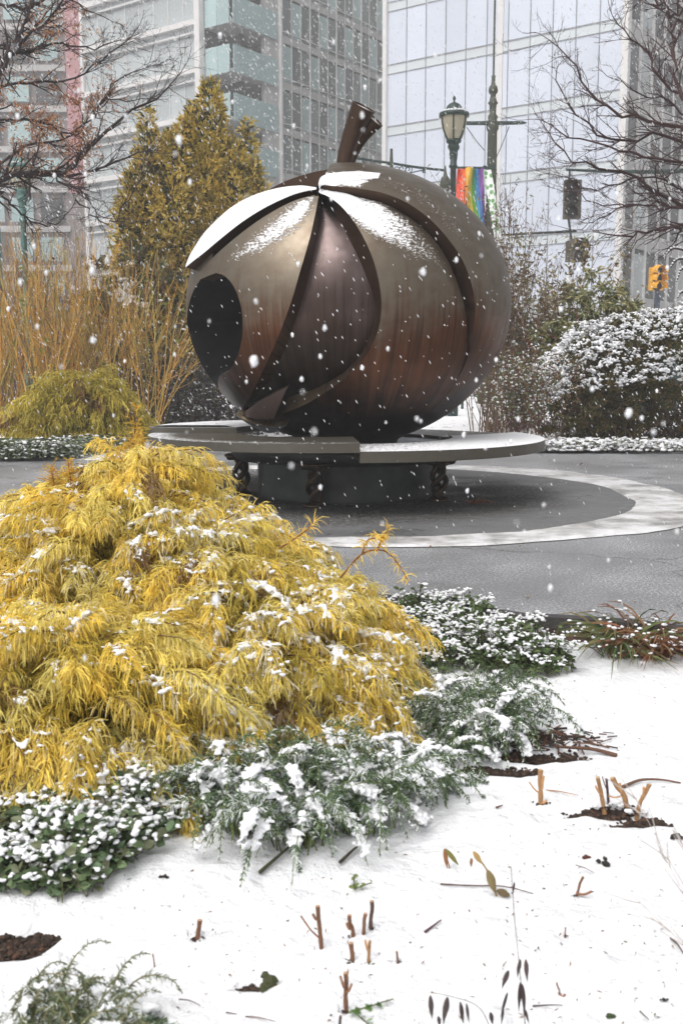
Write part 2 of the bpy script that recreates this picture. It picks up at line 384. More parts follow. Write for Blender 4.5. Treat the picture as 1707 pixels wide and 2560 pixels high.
def slush():
    m, nt, b, _ = new_mat('slush')
    n1 = noise_n(nt, 2.6, 5, .65); n2 = noise_n(nt, 45, 4, .7)
    c = ramp(nt, n1.outputs['Fac'], [(.36, (.24, .235, .23)), (.47, (.52, .51, .5)), (.58, (.80, .80, .81))])
    c2 = mix(nt, maths(nt, 'MULTIPLY', n2.outputs['Fac'], .35), c.outputs[0], (.45, .44, .43))
    nt.links.new(c2, b.inputs['Base Color']); b.inputs['Roughness'].default_value = .45; bump(nt, b, n2.outputs['Fac'], .6, .01); return m
M['slush'] = slush()
M['soil'] = plain('wet_soil', (.03, .022, .018), .8, 0, .4, 30, .8, .02)
M['kerb'] = plain('kerb_steel', (.045, .04, .04), .5, 0, .25, 6, .2)
M['kerb_face'] = plain('kerb_face', (.11, .06, .045), .7, 0, .45, 9, .5)
M['street'] = plain('street', (.22, .22, .23), .6, 0, .15, .4, .1)

o = MB(); o.add([[-700, 40, -.03], [700, 40, -.03], [700, 1200, -.03], [-700, 1200, -.03]], [[0, 1, 2, 3]])
o.add([[-700, -60, -.4], [700, -60, -.4], [700, 40, -.4], [-700, 40, -.4]], [[0, 1, 2, 3]])
tag(o.build('ground', M['street']), kind='structure')
# kerb line between the front bed and the plaza
KL = spline([np.array([-9, 6.6]), np.array([-4, 6.25]), G(900, 1500)[:2], G(1240, 1546)[:2], G(1480, 1561)[:2], G(1707, 1583)[:2], G(1950, 1612)[:2], np.array([4.2, 3.4]), np.array([7, 1.2])], 90)
kx, ky = KL[:, 0], KL[:, 1]
def kerb_y(x): return np.interp(x, kx, ky)
BE = spline([np.array([-30, 10.5]), G(0, 1152)[:2], G(180, 1146)[:2], G(340, 1118)[:2], np.array([-1.2, 16.6]), np.array([1.4, 16.2]), G(1300, 1122)[:2], G(1500, 1131)[:2], G(1707, 1134)[:2], np.array([30, 11.5])], 160)
o = MB(); xs = np.linspace(-16, 6.9, 120)
fr = np.stack([xs, kerb_y(xs) + .06, 0 * xs], 1); bk = np.stack([xs, np.interp(xs, BE[:, 0], BE[:, 1]) + .3, 0 * xs], 1)
rows = [fr + (bk - fr) * t for t in np.linspace(0, 1, 40)]
g = np.array(rows).reshape(-1, 3); i, j = np.meshgrid(np.arange(39), np.arange(119), indexing='ij'); a = i * 120 + j
o.add(g, np.stack([a, a + 1, a + 121, a + 120], -1).reshape(-1, 4))
o.add([[6.8, 1.0, -.001], [30, -3, -.001], [30, 13, -.001], [6.8, 14.5, -.001]], [[0, 1, 2, 3]])
tag(o.build('plaza_paving', M['asphalt']), kind='structure')
# inner disc and slush ring
def ring(rin, rout, z, nr, na, seed, ein=.05, eout=.05, lift=0.0):
    a = np.linspace(0, 2 * math.pi, na, endpoint=False)
    ri = rin + ein * wave(np.cos(a) * 3, np.sin(a) * 3, seed, 1.3, 5) if rin > 0 else 0 * a + .01
    ro = rout + eout * wave(np.cos(a) * 3, np.sin(a) * 3, seed + 1, 1.3, 5)
    ro = ro + (.20 * np.maximum(np.cos(a), 0) if rin > 0 else 0)
    t = np.linspace(0, 1, nr)[:, None]; r = ri[None] * (1 - t) + ro[None] * t
    x = AC[0] + r * np.cos(a); y = AC[1] + r * np.sin(a)
    zz = z + lift * np.clip(np.minimum(t, 1 - t) * 14, 0, 1) * (1 + .45 * wave(x * 4, y * 4, seed, 1.5, 4))
    v = np.stack([x, y, zz * np.ones_like(x)], -1).reshape(-1, 3)
    i, j = np.meshgrid(np.arange(nr - 1), np.arange(na), indexing='ij'); j2 = (j + 1) % na
    return v, np.stack([i * na + j, i * na + j2, (i + 1) * na + j2, (i + 1) * na + j], -1).reshape(-1, 4)
o = MB(); o.add(*ring(0, 2.56, .004, 3, 180, 3, 0, .02)); tag(o.build('inner_paving', M['wet']), kind='structure')
o = MB(); o.add(*ring(2.53, 2.92, .006, 22, 900, 8, .10, .22, .013)); tag(o.build('slush_ring', M['slush'], smooth=True), kind='structure')

# kerb: steel cap and brown face
o = MB()
for off0, off1, z0, z1, mi in ((0.0, .07, -.03, .022, 0), (.02, .06, -.3, -.032, 1)):
    n_ = np.stack([np.gradient(ky) * -1, np.gradient(kx)], 1); n_ = unit(n_)
    a_ = KL + n_ * off0; b_ = KL + n_ * off1; k = len(KL)
    v = np.concatenate([np.c_[a_, np.full(k, z0)], np.c_[a_, np.full(k, z1)], np.c_[b_, np.full(k, z1)], np.c_[b_, np.full(k, z0)]])
    i = np.arange(k - 1); f = np.concatenate([np.stack([q * k + i, q * k + i + 1, ((q + 1) % 4) * k + i + 1, ((q + 1) % 4) * k + i], -1) for q in range(4)])
    o.add(v, f, mi=mi)
tag(o.build('kerb', [M['kerb'], M['kerb_face']]), kind='structure')

def bedz(x, y):
    d = np.clip((kerb_y(x) - y) / .5, 0, 1)
    return -.135 + .035 * np.exp(-((kerb_y(x) - y) / .18) ** 2) + .05 * wave(x, y, 5, 1.1, 3) * (d * .8 + .1) + .018 * wave(x, y, 6, 5.5, 3) + .03 * np.exp(-((x + 1.0) ** 2 + (y - 3.6) ** 2) / 1.5)
def bedpt(px, py):
    z = -.13
    for _ in range(4): p = G(px, py, z); z = float(bedz(p[0], p[1]))
    return np.array([p[0], p[1], z])
SOILSPOTS = [(bedpt(20, 2350), .085, .05), (bedpt(1500, 2020), .11, .035), (bedpt(1610, 2045), .10, .035), (bedpt(1340, 1880), .16, .06), (bedpt(105, 2325), .045, .03), (bedpt(640, 2455), .04, .02), (bedpt(1250, 1915), .13, .045)]
o = MB(); nx, ny = 760, 560
xs = np.linspace(-3.6, 5.2, nx); T = np.linspace(0, 1, ny) ** 1.25
X = np.repeat(xs[None], ny, 0); Y = .35 + (kerb_y(xs)[None] + .03 - .35) * T[:, None]
Z = bedz(X, Y) + .006 * wave(X, Y, 9, 26, 3) + .0035 * wave(X, Y, 19, 70, 2)
for c_, rx_, ry_ in SOILSPOTS: Z -= .035 * np.exp(-(((X - c_[0]) / rx_) ** 2 + ((Y - c_[1]) / ry_) ** 2) ** 2 * .6)
i, j = np.meshgrid(np.arange(ny - 1), np.arange(nx - 1), indexing='ij'); a = i * nx + j
o.add(np.stack([X, Y, Z], -1).reshape(-1, 3), np.stack([a, a + 1, a + nx + 1, a + nx], -1).reshape(-1, 4))
tag(o.build('snow_bed', M['snow'], smooth=True), kind='structure')
o = MB(); o.add([[-30, -20, -.3], [30, -20, -.3], [30, .36, -.15], [-30, .36, -.15]], [[0, 1, 2, 3]])
o.add([[-30, .36, -.15], [-3.59, .36, -.15], [-3.59, 6.2, -.15], [-30, 6.9, -.15]], [[0, 1, 2, 3]])
tag(o.build('snow_field', M['snow']), kind='structure')
# back bed: low snowy mound behind the plaza, reaching to the street
def backz(x, y):
    e = np.interp(x, BE[:, 0], BE[:, 1]); d = y - e
    return .03 * np.clip(d / .4, 0, 1) + .12 * np.clip((d - .4) / 5, 0, 1) + .012 * wave(x, y, 21, 2.2, 4)
def snow_ground():
    m, nt, b, _ = new_mat('snow_over_soil')
    n = noise_n(nt, 5, 6, .7); n2 = noise_n(nt, .5, 3, .5)
    s = maths(nt, 'ADD', n.outputs['Fac'], maths(nt, 'MULTIPLY', n2.outputs['Fac'], .5))
    r = ramp(nt, s, [(.56, (.05, .035, .028)), (.63, (.86, .86, .88))]); nt.links.new(r.outputs[0], b.inputs['Base Color'])
    b.inputs['Roughness'].default_value = .7; bump(nt, b, n.outputs['Fac'], .6, .03); return m
M['snow_ground'] = snow_ground()
o = MB(); xs = np.linspace(-26, 26, 300); T = np.linspace(0, 1, 120) ** 1.6; X = np.repeat(xs[None], 120, 0)
e = np.interp(xs, BE[:, 0], BE[:, 1]); Y = e[None] + (40.5 - e[None]) * T[:, None]; Z = backz(X, Y)
i, j = np.meshgrid(np.arange(119), np.arange(299), indexing='ij'); a = i * 300 + j
o.add(np.stack([X, Y, Z], -1).reshape(-1, 3), np.stack([a, a + 1, a + 301, a + 300], -1).reshape(-1, 4))
tag(o.build('back_bed', M['snow_ground'], smooth=True), kind='structure')

# ------------------------------------------------------------------ the bronze apple
CC = np.array([AC[0], 9.4, ZP(771, 9.4)]); AX = np.array([1.425, 1.40, 1.20])
def edir(px, py, s=1.0):
    """unit-sphere direction where the sight line through (px,py) meets the body swollen by s (rim when it misses)"""
    o_ = (EYE - CC) / AX / s; d = ray(px, py) / AX / s
    A = d @ d; B = o_ @ d; C = o_ @ o_ - 1; D = B * B - A * C
    t = -B / A if D < 0 else (-B - math.sqrt(D)) / A
    q = o_ + d * t; return q / np.linalg.norm(q)
def curve(pts, n, s=1.0):
    """s may be a function of 0..1"""
    k = len(pts); out = []
    for i, p in enumerate(pts):
        ss = s(i / (k - 1)) if callable(s) else s
        out.append(edir(p[0], p[1], ss) if len(p) == 2 else unit(np.array(p, float)))
    return unit(spline(out, n))
def topx(v):
    d = v - EYE; w = d @ FW; return np.stack([853.5 + d @ RT / w * FPX, 1280 - d @ UP / w * FPX], -1)
def sstep(x, a, b): t = np.clip((x - a) / (b - a), 0, 1); return t * t * (3 - 2 * t)
def poly_in(pts, poly, soft=18.0):
    """soft inside-ness of image points in polygon"""
    poly = np.array(poly, float); x, y = pts[:, 0], pts[:, 1]; ins = np.zeros(len(x), bool); dmin = np.full(len(x), 1e9)
    for a, b in zip(poly, np.roll(poly, -1, 0)):
        c = ((a[1] > y) != (b[1] > y)) & (x < (b[0] - a[0]) * (y - a[1]) / (b[1] - a[1] + 1e-9) + a[0]); ins ^= c
        ab = b - a; t = np.clip(((pts - a) @ ab) / (ab @ ab + 1e-9), 0, 1); dmin = np.minimum(dmin, np.linalg.norm(pts - (a + t[:, None] * ab), axis=1))
    return sstep(np.where(ins, dmin, -dmin), -soft, soft)
def patch(mb, L, R, sL, sR, thick, nu=40, snowf=None, mid=None, rimmat=1, matin=1, Lw=None, Rw=None):
    """solid shell between curves L and R (n,3 unit dirs); outer faces material 0, edges rimmat"""
    n = len(L); t = np.linspace(0, 1, n)
    sL = np.array([sL(q) if callable(sL) else sL for q in t]); sR = np.array([sR(q) if callable(sR) else sR for q in t])
    th = np.array([thick(q) if callable(thick) else thick for q in t])
    u = np.linspace(0, 1, nu)
    cosw = np.clip((L * R).sum(1), -1, 1); w = np.arccos(cosw)[:, None, None]; w = np.maximum(w, 1e-4)
    U = u[None, :, None]
    E = (np.sin((1 - U) * w) * L[:, None] + np.sin(U * w) * R[:, None]) / np.sin(w); E = unit(E)
    S = sL[:, None] * (1 - u)[None] + sR[:, None] * u[None]
    if mid is not None: S = S + mid(t[:, None], u[None])
    V = CC + E * S[..., None] * AX; EW = E
    if Lw is not None: k_ = np.clip(1 - u / .08, 0, 1)[None, :, None]; EW = unit(E * (1 - k_) + Lw[:, None] * k_)
    if Rw is not None: k_ = np.clip(1 - (1 - u) / .08, 0, 1)[None, :, None]; EW = unit(EW * (1 - k_) + Rw[:, None] * k_)
    W = CC + EW * (S - th[:, None])[..., None] * AX
    col = np.zeros((n * nu, 3))
    if snowf is not None:
        pv = V.reshape(-1, 3); sv = snowf(topx(pv), pv, E.reshape(-1, 3)); col[:] = np.clip(sv, 0, 1)[:, None]
    i, j = np.meshgrid(np.arange(n - 1), np.arange(nu - 1), indexing='ij'); a = i * nu + j
    q = np.stack([a, a + nu, a + nu + 1, a + 1], -1).reshape(-1, 4)
    mb.add(V.reshape(-1, 3), q, col, 0)
    mb.add(W.reshape(-1, 3), q[:, ::-1], np.zeros((n * nu, 3)), matin)
    rim = np.concatenate([np.stack([np.arange(n), 0 * np.arange(n)], 1), np.stack([np.full(nu, n - 1), np.arange(nu)], 1), np.stack([np.arange(n)[::-1], np.full(n, nu - 1)], 1), np.stack([0 * np.arange(nu), np.arange(nu)[::-1]], 1)])
    a0 = V[rim[:, 0], rim[:, 1]]; a1 = W[rim[:, 0], rim[:, 1]]; k = len(rim)
    idx = np.arange(k); f = np.stack([idx, (idx + 1) % k, (idx + 1) % k + k, idx + k], -1)
    mb.add(np.vstack([a0, a1]), f, np.zeros((2 * k, 3)), rimmat)
    return V
apple = thing('bronze_apple', (AC[0], 9.4, .45), 'large bronze apple sculpture of curved shells with a dark round opening and snowy crown', 'sculpture')
NT = 130
BOT = (0.1, .15, -1.0)
LIPIN = [(800, 486), (818, 510), (842, 545), (864, 590), (889, 640), (912, 690), (928, 728), (935, 758), (933, 802), (920, 847), (893, 895), (850, 935), (790, 966), (720, 984), (672, 1010), (645, 1058), BOT]
LRIN = [(801, 493), (799, 545), (790, 605), (775, 680), (751, 768), (721, 858), (686, 935), (645, 995), (607, 1030)]
# curves in image pixels of the photograph, laid on the body's surface
LIP = [(798, 482), (822, 492), (850, 513), (880, 548), (908, 593), (931, 645), (946, 700), (953, 752), (950, 802), (936, 850), (910, 896), (868, 940), (818, 978), (760, 1012), (700, 1036), (660, 1048), (640, 1075), BOT]
GRV = [(801, 476), (830, 478), (870, 483), (920, 494), (975, 515), (1030, 549), (1080, 592), (1120, 645), (1150, 708), (1168, 770), (1174, 830), (1166, 890), (1140, 950), (1095, 1008), (1020, 1062), (960, 1090), (900, 1106), BOT]
GRV2 = [(806, 462), (845, 466), (895, 471), (955, 482), (1015, 506), (1072, 546), (1116, 594), (1152, 650), (1174, 712), (1182, 772), (1180, 830), (1168, 890), (1141, 950), (1096, 1008), (1020, 1062), (960, 1090), (900, 1106), BOT]
BACKR = [(-.02, .1, 1), (.2, .42, .88), (.5, .70, .5), (.62, .78, .1), (.55, .75, -.4), (.3, .5, -.8), BOT]
BACKL = [(-.08, .1, 1), (-.35, .45, .82), (-.6, .68, .4), (-.72, .68, 0), (-.55, .65, -.5), (-.3, .4, -.85), BOT]
LEFTS = [(-.12, .0, 1), (-.5, .1, .86), (-.8, .25, .5), (-.93, .3, 0), (-.75, .3, -.5), (-.4, .2, -.88), BOT]
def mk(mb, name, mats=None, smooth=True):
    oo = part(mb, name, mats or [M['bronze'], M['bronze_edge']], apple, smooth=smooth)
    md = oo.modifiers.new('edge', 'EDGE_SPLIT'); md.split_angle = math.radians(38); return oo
def sn_r1(p, v, e):
    k = poly_in(p, [(790, 470), (870, 478), (950, 500), (1030, 545), (1090, 600), (1125, 660), (1110, 690), (1060, 665), (1000, 630), (930, 590), (870, 545), (830, 515)], 30)
    return np.clip(k * 1.0 * (1 - .55 * sstep(p[:, 0], 850, 1130)) + poly_in(p, [(780, 470), (860, 476), (890, 520), (850, 525), (810, 500)], 12), 0, 1)
o = MB()
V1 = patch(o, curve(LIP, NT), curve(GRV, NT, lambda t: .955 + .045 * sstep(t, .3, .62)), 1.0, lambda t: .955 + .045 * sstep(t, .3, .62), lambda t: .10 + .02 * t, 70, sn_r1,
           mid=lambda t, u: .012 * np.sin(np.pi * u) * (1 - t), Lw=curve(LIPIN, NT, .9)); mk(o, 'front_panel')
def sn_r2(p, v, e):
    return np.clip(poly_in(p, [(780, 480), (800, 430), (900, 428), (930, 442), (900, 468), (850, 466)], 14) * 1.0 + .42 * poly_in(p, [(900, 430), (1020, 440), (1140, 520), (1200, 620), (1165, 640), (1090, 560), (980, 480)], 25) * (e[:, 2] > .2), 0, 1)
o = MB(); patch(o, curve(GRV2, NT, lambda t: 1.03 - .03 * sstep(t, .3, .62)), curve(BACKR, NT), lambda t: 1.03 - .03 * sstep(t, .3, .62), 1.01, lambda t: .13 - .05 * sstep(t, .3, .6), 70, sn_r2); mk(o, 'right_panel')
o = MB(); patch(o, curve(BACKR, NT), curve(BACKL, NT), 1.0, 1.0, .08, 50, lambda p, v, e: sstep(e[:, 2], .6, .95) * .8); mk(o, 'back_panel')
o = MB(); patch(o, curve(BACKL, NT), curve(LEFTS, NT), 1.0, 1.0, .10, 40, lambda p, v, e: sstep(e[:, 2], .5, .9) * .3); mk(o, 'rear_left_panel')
# recessed middle leaf: runs under the lip on the right and under the left panel
o = MB()
REC_L = [(792, 492), (782, 530), (765, 590), (742, 670), (712, 760), (672, 850), (632, 930), (600, 1000), (585, 1030), (600, 1060), BOT]
REC_R = [(810, 490), (870, 545), (930, 630), (975, 740), (975, 830), (930, 915), (860, 965), (780, 1015), (720, 1040), (690, 1062), BOT]
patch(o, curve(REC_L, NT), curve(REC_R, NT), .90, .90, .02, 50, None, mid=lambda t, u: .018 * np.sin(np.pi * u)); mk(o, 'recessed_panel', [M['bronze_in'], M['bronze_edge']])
# a slim welded bead where the recess meets the shell
for cv, nm in ((REC_R, 'weld_seam'),):
    pass
# left panel, cut away round the opening
LR = [(797, 490), (787, 540), (773, 600), (752, 672), (726, 760), (692, 850), (652, 938), (618, 1005), (603, 1033)]
HOLE = lambda a: (537 + 70 * math.sin(math.radians(a)), 813 - 131 * math.cos(math.radians(a)))
LL = [(786, 490), (735, 503), (668, 540), (595, 598), (556, 642), (538, 672)] + [HOLE(a) for a in range(2, 181, 13)] + [(560, 990), (592, 1036)]
def sn_l(p, v, e):
    return np.clip(poly_in(p, [(786, 486), (782, 525), (764, 568), (722, 606), (665, 636), (580, 662), (575, 640), (640, 582), (700, 536), (742, 502)], 34) * (.62 + .38 * sstep(-p[:, 1] - .55 * (p[:, 0] - 700), -610, -520)), 0, 1)
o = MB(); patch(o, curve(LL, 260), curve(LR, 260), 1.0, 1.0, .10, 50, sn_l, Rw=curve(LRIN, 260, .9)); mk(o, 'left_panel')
# upper-left underside plate above the opening: strip behind the opening rim
LT = [(786, 486), (735, 500), (660, 540), (585, 595), (525, 650), (505, 680), (495, 700)]
LB = [(787, 489), (738, 506), (668, 546), (597, 604), (558, 646), (541, 674), (536, 683)]
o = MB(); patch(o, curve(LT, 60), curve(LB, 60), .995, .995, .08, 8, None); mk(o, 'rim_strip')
# raised petal flying out over the opening
PF = [(790, 474), (742, 484), (684, 508), (616, 547), (556, 593), (508, 633), (465, 669)]
sp = lambda t: 1.0 + .05 * t ** 2.5
PB = [(-.17, -.63, .75), (-.28, -.57, .77), (-.40, -.49, .77), (-.53, -.40, .74), (-.66, -.30, .69), (-.78, -.20, .59), (-.88, -.12, .46), (-.945, -.10, .32)]
sq = lambda t: .985 + .015 * t
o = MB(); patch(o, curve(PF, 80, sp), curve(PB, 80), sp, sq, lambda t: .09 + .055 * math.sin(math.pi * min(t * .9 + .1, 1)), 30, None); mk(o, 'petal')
def thick_snow(F, B, s0, s1, h, n, nu, name, seed, u0=0.0, u1=1.0, mats='snow', taper=0.0):
    L = curve(F, n, s0); R = curve(B, n); t = np.linspace(0, 1, n)[:, None]; u = np.linspace(u0, u1, nu)[None]
    w = np.arccos(np.clip((L * R).sum(1), -1, 1))[:, None, None]; U = u[..., None]
    E = unit((np.sin((1 - U) * w) * L[:, None] + np.sin(U * w) * R[:, None]) / np.sin(w))
    a = np.array([s0(q) if callable(s0) else s0 for q in t[:, 0]])[:, None]; b = np.array([s1(q) if callable(s1) else s1 for q in t[:, 0]])[:, None]
    un = (u - u0) / (u1 - u0)
    h = h * (1 - taper * t); edge = np.clip(np.minimum(un, 1 - un) * 5, 0, 1) ** .5 * np.clip(np.minimum(t, 1 - t) * 12, 0, 1) ** .5
    S = a * (1 - u) + b * u + h * edge * (1 + .25 * wave(t * 9, u * 5 + t * 3, seed, 1.5, 4)) + .001
    V = CC + E * S[..., None] * AX; mb = MB(); i, j = np.meshgrid(np.arange(n - 1), np.arange(nu - 1), indexing='ij'); q = i * nu + j
    mb.add(V.reshape(-1, 3), np.stack([q, q + nu, q + nu + 1, q + 1], -1).reshape(-1, 4))
    return part(mb, name, M[mats], apple, smooth=True)
thick_snow(PF, PB, sp, sq, .013, 140, 30, 'snow_cap', 3)
NOSE_F = [(799, 476), (806, 464), (840, 460), (885, 452), (945, 446)]
NOSE_B = [(798, 470), (808, 452), (842, 443), (888, 440), (948, 444)]
thick_snow(NOSE_F, NOSE_B, 1.03, 1.03, .014, 60, 24, 'snow_cap', 5, taper=1.1)
R1F = [(796, 480), (822, 491), (851, 512), (870, 532)]
R1B = [edir(800, 476, .96), edir(840, 480, .96), edir(890, 490, .97), edir(930, 512, .98)]
thick_snow(R1F, [tuple(q) for q in R1B], 1.0, lambda t: .965, .012, 60, 24, 'snow_cap', 6, .1, .95)
# opening: deep dark bowl whose far rim makes the left outline
HF = [HOLE(-a) for a in range(0, 136, 13)] + [(508, 938), (534, 994), (566, 1034), (592, 1044)]
HN = [HOLE(a) for a in range(0, 181, 13)] + [(560, 990), (593, 1040)]
def bowl():
    mb = MB(); n, nu = 70, 40; L = curve(HF, n, .99); R = curve(HN, n, .99); t = np.linspace(0, 1, n)[:, None]; u = np.linspace(0, 1, nu)[None]
    w = np.maximum(np.arccos(np.clip((L * R).sum(1), -1, 1)), 1e-3)[:, None, None]; U = u[..., None]
    E = unit((np.sin((1 - U) * w) * L[:, None] + np.sin(U * w) * R[:, None]) / np.sin(w))
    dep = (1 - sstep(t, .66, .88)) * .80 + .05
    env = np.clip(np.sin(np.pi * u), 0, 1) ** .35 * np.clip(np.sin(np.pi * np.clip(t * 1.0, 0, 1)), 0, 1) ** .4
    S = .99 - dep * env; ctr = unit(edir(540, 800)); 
    V = CC + E * S[..., None] * AX
    i, j = np.meshgrid(np.arange(n - 1), np.arange(nu - 1), indexing='ij'); q = i * nu + j
    mb.add(V.reshape(-1, 3), np.stack([q, q + nu, q + nu + 1, q + 1], -1).reshape(-1, 4)); return part(mb, 'hollow', M['hollow_shade'], apple, smooth=True)
bowl()
# far rim shell, turning from the outline round to the rear-left panel
RIMB = [(-.55, .1, .83), (-.78, .25, .5), (-.9, .3, .2), (-.93, .3, -.05), (-.86, .3, -.35), (-.7, .3, -.62), (-.42, .2, -.88)]
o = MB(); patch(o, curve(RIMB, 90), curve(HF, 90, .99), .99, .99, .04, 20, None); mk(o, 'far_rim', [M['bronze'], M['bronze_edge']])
# lower tongue and crescent
TG_A = [(604, 1036), (640, 1008), (680, 986), (718, 968)]; TG_B = [(606, 1038), (635, 1046), (660, 1048), (685, 1046)]
M['tongue'] = bronze('bronze_tongue', (.30, .22, .21), (.26, .19, .18), (.22, .16, .155), rough=.4, snowy=False, streak=False)
o = MB(); patch(o, curve(TG_A, 30, 1.0), curve(TG_B, 30, 1.03), 1.0, 1.03, .03, 16, None); mk(o, 'tongue', [M['tongue'], M['bronze_edge']])
CR_A = [(590, 1036), (612, 1050), (645, 1062), (680, 1068), (716, 1062)]; CR_B = [(592, 1042), (612, 1066), (645, 1082), (680, 1082), (716, 1064)]
M['grey_metal'] = plain('dull_grey_metal', (.22, .235, .25), .42, .6, .25, 5, .1)
o = MB(); patch(o, curve(CR_A, 40, 1.05), curve(CR_B, 40, 1.05), 1.05, 1.05, .06, 12, None); mk(o, 'crescent', [M['grey_metal'], M['bronze_edge']])
# dark filler under the body where it sits in the tray
o = MB(); lathe(o, [(.01, .40), (.38, .40), (.42, .50), (.60, .60)], (AC[0] + .05, 9.45, 0), 64); part(o, 'underside', M['pedestal'], apple, smooth=True)

# stem: two joined horns, cut across the top
def horn(path, radii, flat, name, col, seed):
    mb = MB(); p = spline(path, 26); n = 20; r = np.interp(np.linspace(0, 1, 26), np.linspace(0, 1, len(radii)), radii)
    t = unit(np.gradient(p, axis=0)); a = unit(np.cross(t, [0, 1, 0])); b = np.cross(t, a); ang = np.arange(n) * 2 * math.pi / n
    V = p[:, None] + r[:, None, None] * (a[:, None] * np.cos(ang)[None, :, None] + b[:, None] * np.sin(ang)[None, :, None] * flat)
    # the cut is slanted: shear the last rows
    i, j = np.meshgrid(np.arange(25), np.arange(n), indexing='ij'); j2 = (j + 1) % n
    mb.add(V.reshape(-1, 3), np.stack([i * n + j, i * n + j2, (i + 1) * n + j2, (i + 1) * n + j], -1).reshape(-1, 4), np.zeros(3), 0)
    top = V[-1]; c = top.mean(0); ins = c + (top - c) * .86; low = ins - t[-1] * .015
    vs = np.vstack([top, ins, low, (c - t[-1] * .01)[None]]); k = np.arange(n); k2 = (k + 1) % n
    mb.add(vs, np.concatenate([np.stack([k, k2, n + k2, n + k], -1), np.stack([n + k, n + k2, 2 * n + k2, 2 * n + k], -1)]), np.zeros(3), 0)
    mb.add(vs, np.stack([2 * n + k, 2 * n + k2, 0 * k + 3 * n], -1), np.full(3, .9), 1)
    oo = part(mb, name, [M['bronze_edge'], M['snow_thin']], stem, smooth=True); md = oo.modifiers.new('edge', 'EDGE_SPLIT'); md.split_angle = math.radians(40)
def thin():
    m, nt, b, _ = new_mat('thin_snow_on_bronze'); n = noise_n(nt, 30, 4, .7)
    r = ramp(nt, n.outputs['Fac'], [(.4, (.26, .24, .2)), (.6, (.75, .75, .76))]); nt.links.new(r.outputs[0], b.inputs['Base Color']); b.inputs['Roughness'].default_value = .6; return m
M['snow_thin'] = thin()
stem = bpy.data.objects.new('stem', None); COL.objects.link(stem); stem.parent = apple
YS = 9.25
horn([P(853, 470, YS), P(857, 420, YS - .01), P(868, 370, YS - .02), P(886, 318, YS - .05), P(909, 266, YS - .11)], [.056, .060, .070, .085, .106], .95, 'stem_shaft', None, 1)
horn([P(868, 465, YS + .1), P(872, 420, YS + .1), P(885, 378, YS + .09), P(907, 338, YS + .06), P(938, 299, YS + .0)], [.036, .040, .048, .062, .082], .95, 'stem_shaft', None, 2)

# ------------------------------------------------------------------ spiral bench, pedestal and legs
bench = thing('ring_bench', (AC[0], 9.4, 0), 'dark bronze ring bench of overlapping blades on a drum under the apple', 'bench')
def blade(a0, a1, rin, rout, za, zb, th, name, snowf, endcut=0.0, taper=None, n=60, nr=10):
    mb = MB(); t = np.linspace(0, 1, n)[:, None]; u = np.linspace(0, 1, nr)[None]
    A = np.radians(a0 + (a1 - a0) * t); ro = rout if taper is None else taper(t); A = A + endcut * u * t ** 8
    r = rin * (1 - u) + ro * u; x = AC[0] + r * np.sin(A); y = 9.4 - r * np.cos(A); z = za + (zb - za) * t + 0 * u
    V = np.stack([x, y, z], -1); W = V - np.array([0, 0, th]); i, j = np.meshgrid(np.arange(n - 1), np.arange(nr - 1), indexing='ij'); q = i * nr + j; f = np.stack([q, q + nr, q + nr + 1, q + 1], -1).reshape(-1, 4)
    s = snowf(t + 0 * u, u + 0 * t).reshape(-1); mb.add(V.reshape(-1, 3), f, np.stack([s, s, s], 1)); mb.add(W.reshape(-1, 3), f[:, ::-1], np.zeros(3))
    rim = [(k, nr - 1) for k in range(n)] + [(n - 1, k) for k in range(nr - 1, -1, -1)] + [(k, 0) for k in range(n - 1, -1, -1)] + [(0, k) for k in range(nr)]
    a_ = np.array([V[p] for p in rim]); b_ = np.array([W[p] for p in rim]); k = len(rim); d = np.arange(k)
    mb.add(np.vstack([a_, b_]), np.stack([d, (d + 1) % k, (d + 1) % k + k, d + k], -1), np.zeros(3))
    oo = part(mb, name, M['bench'], bench, smooth=True); md = oo.modifiers.new('edge', 'EDGE_SPLIT'); md.split_angle = math.radians(30); return oo
blade(3, 98, .95, 1.76, .522, .522, .085, 'bench_blade', lambda t, u: .62 + .45 * t + .15 * u, .25)
blade(3.0, -99, .95, 1.76, .583, .545, .07, 'bench_blade', lambda t, u: .10 + .42 * sstep(u, .5, .95) + .25 * t, -.1)
blade(-93, -178, 1.0, 1.80, .600, .575, .055, 'bench_blade', lambda t, u: .9 + 0 * t, 0)
blade(104, 181, .95, 1.72, .50, .50, .075, 'bench_blade', lambda t, u: .35 + .2 * u, .1)
mb = MB(); n = 60; A = np.radians(np.linspace(-93.5, -178, n)); rr = np.linspace(1.02, 1.79, 12)
t = np.linspace(0, 1, n)[:, None]; x = AC[0] + rr[None] * np.sin(A)[:, None]; y = 9.4 - rr[None] * np.cos(A)[:, None]
z = .600 - .025 * t + .018 * np.clip(np.minimum(np.linspace(0, 1, 12)[None], 1 - np.linspace(0, 1, 12)[None]) * 9, 0, 1) ** .5 + .001
i, j = np.meshgrid(np.arange(n - 1), np.arange(11), indexing='ij'); q = i * 12 + j
mb.add(np.stack([x, y, z + 0 * x], -1).reshape(-1, 3), np.stack([q, q + 12, q + 13, q + 1], -1).reshape(-1, 4)); part(mb, 'snow_layer', M['snow'], bench, smooth=True)
mb = MB(); lathe(mb, [(.01, .47), (1.02, .47), (1.02, .40), (.9, .36)], (AC[0], 9.4, 0), 72, np.full(3, .3)); part(mb, 'tray', M['grey_metal'], bench)
mb = MB(); lathe(mb, [(.85, .33), (.99, .335), (1.08, .43), (1.06, .46)], (AC[0], 9.4, 0), 90); part(mb, 'fascia', M['pedestal'], bench, smooth=True)
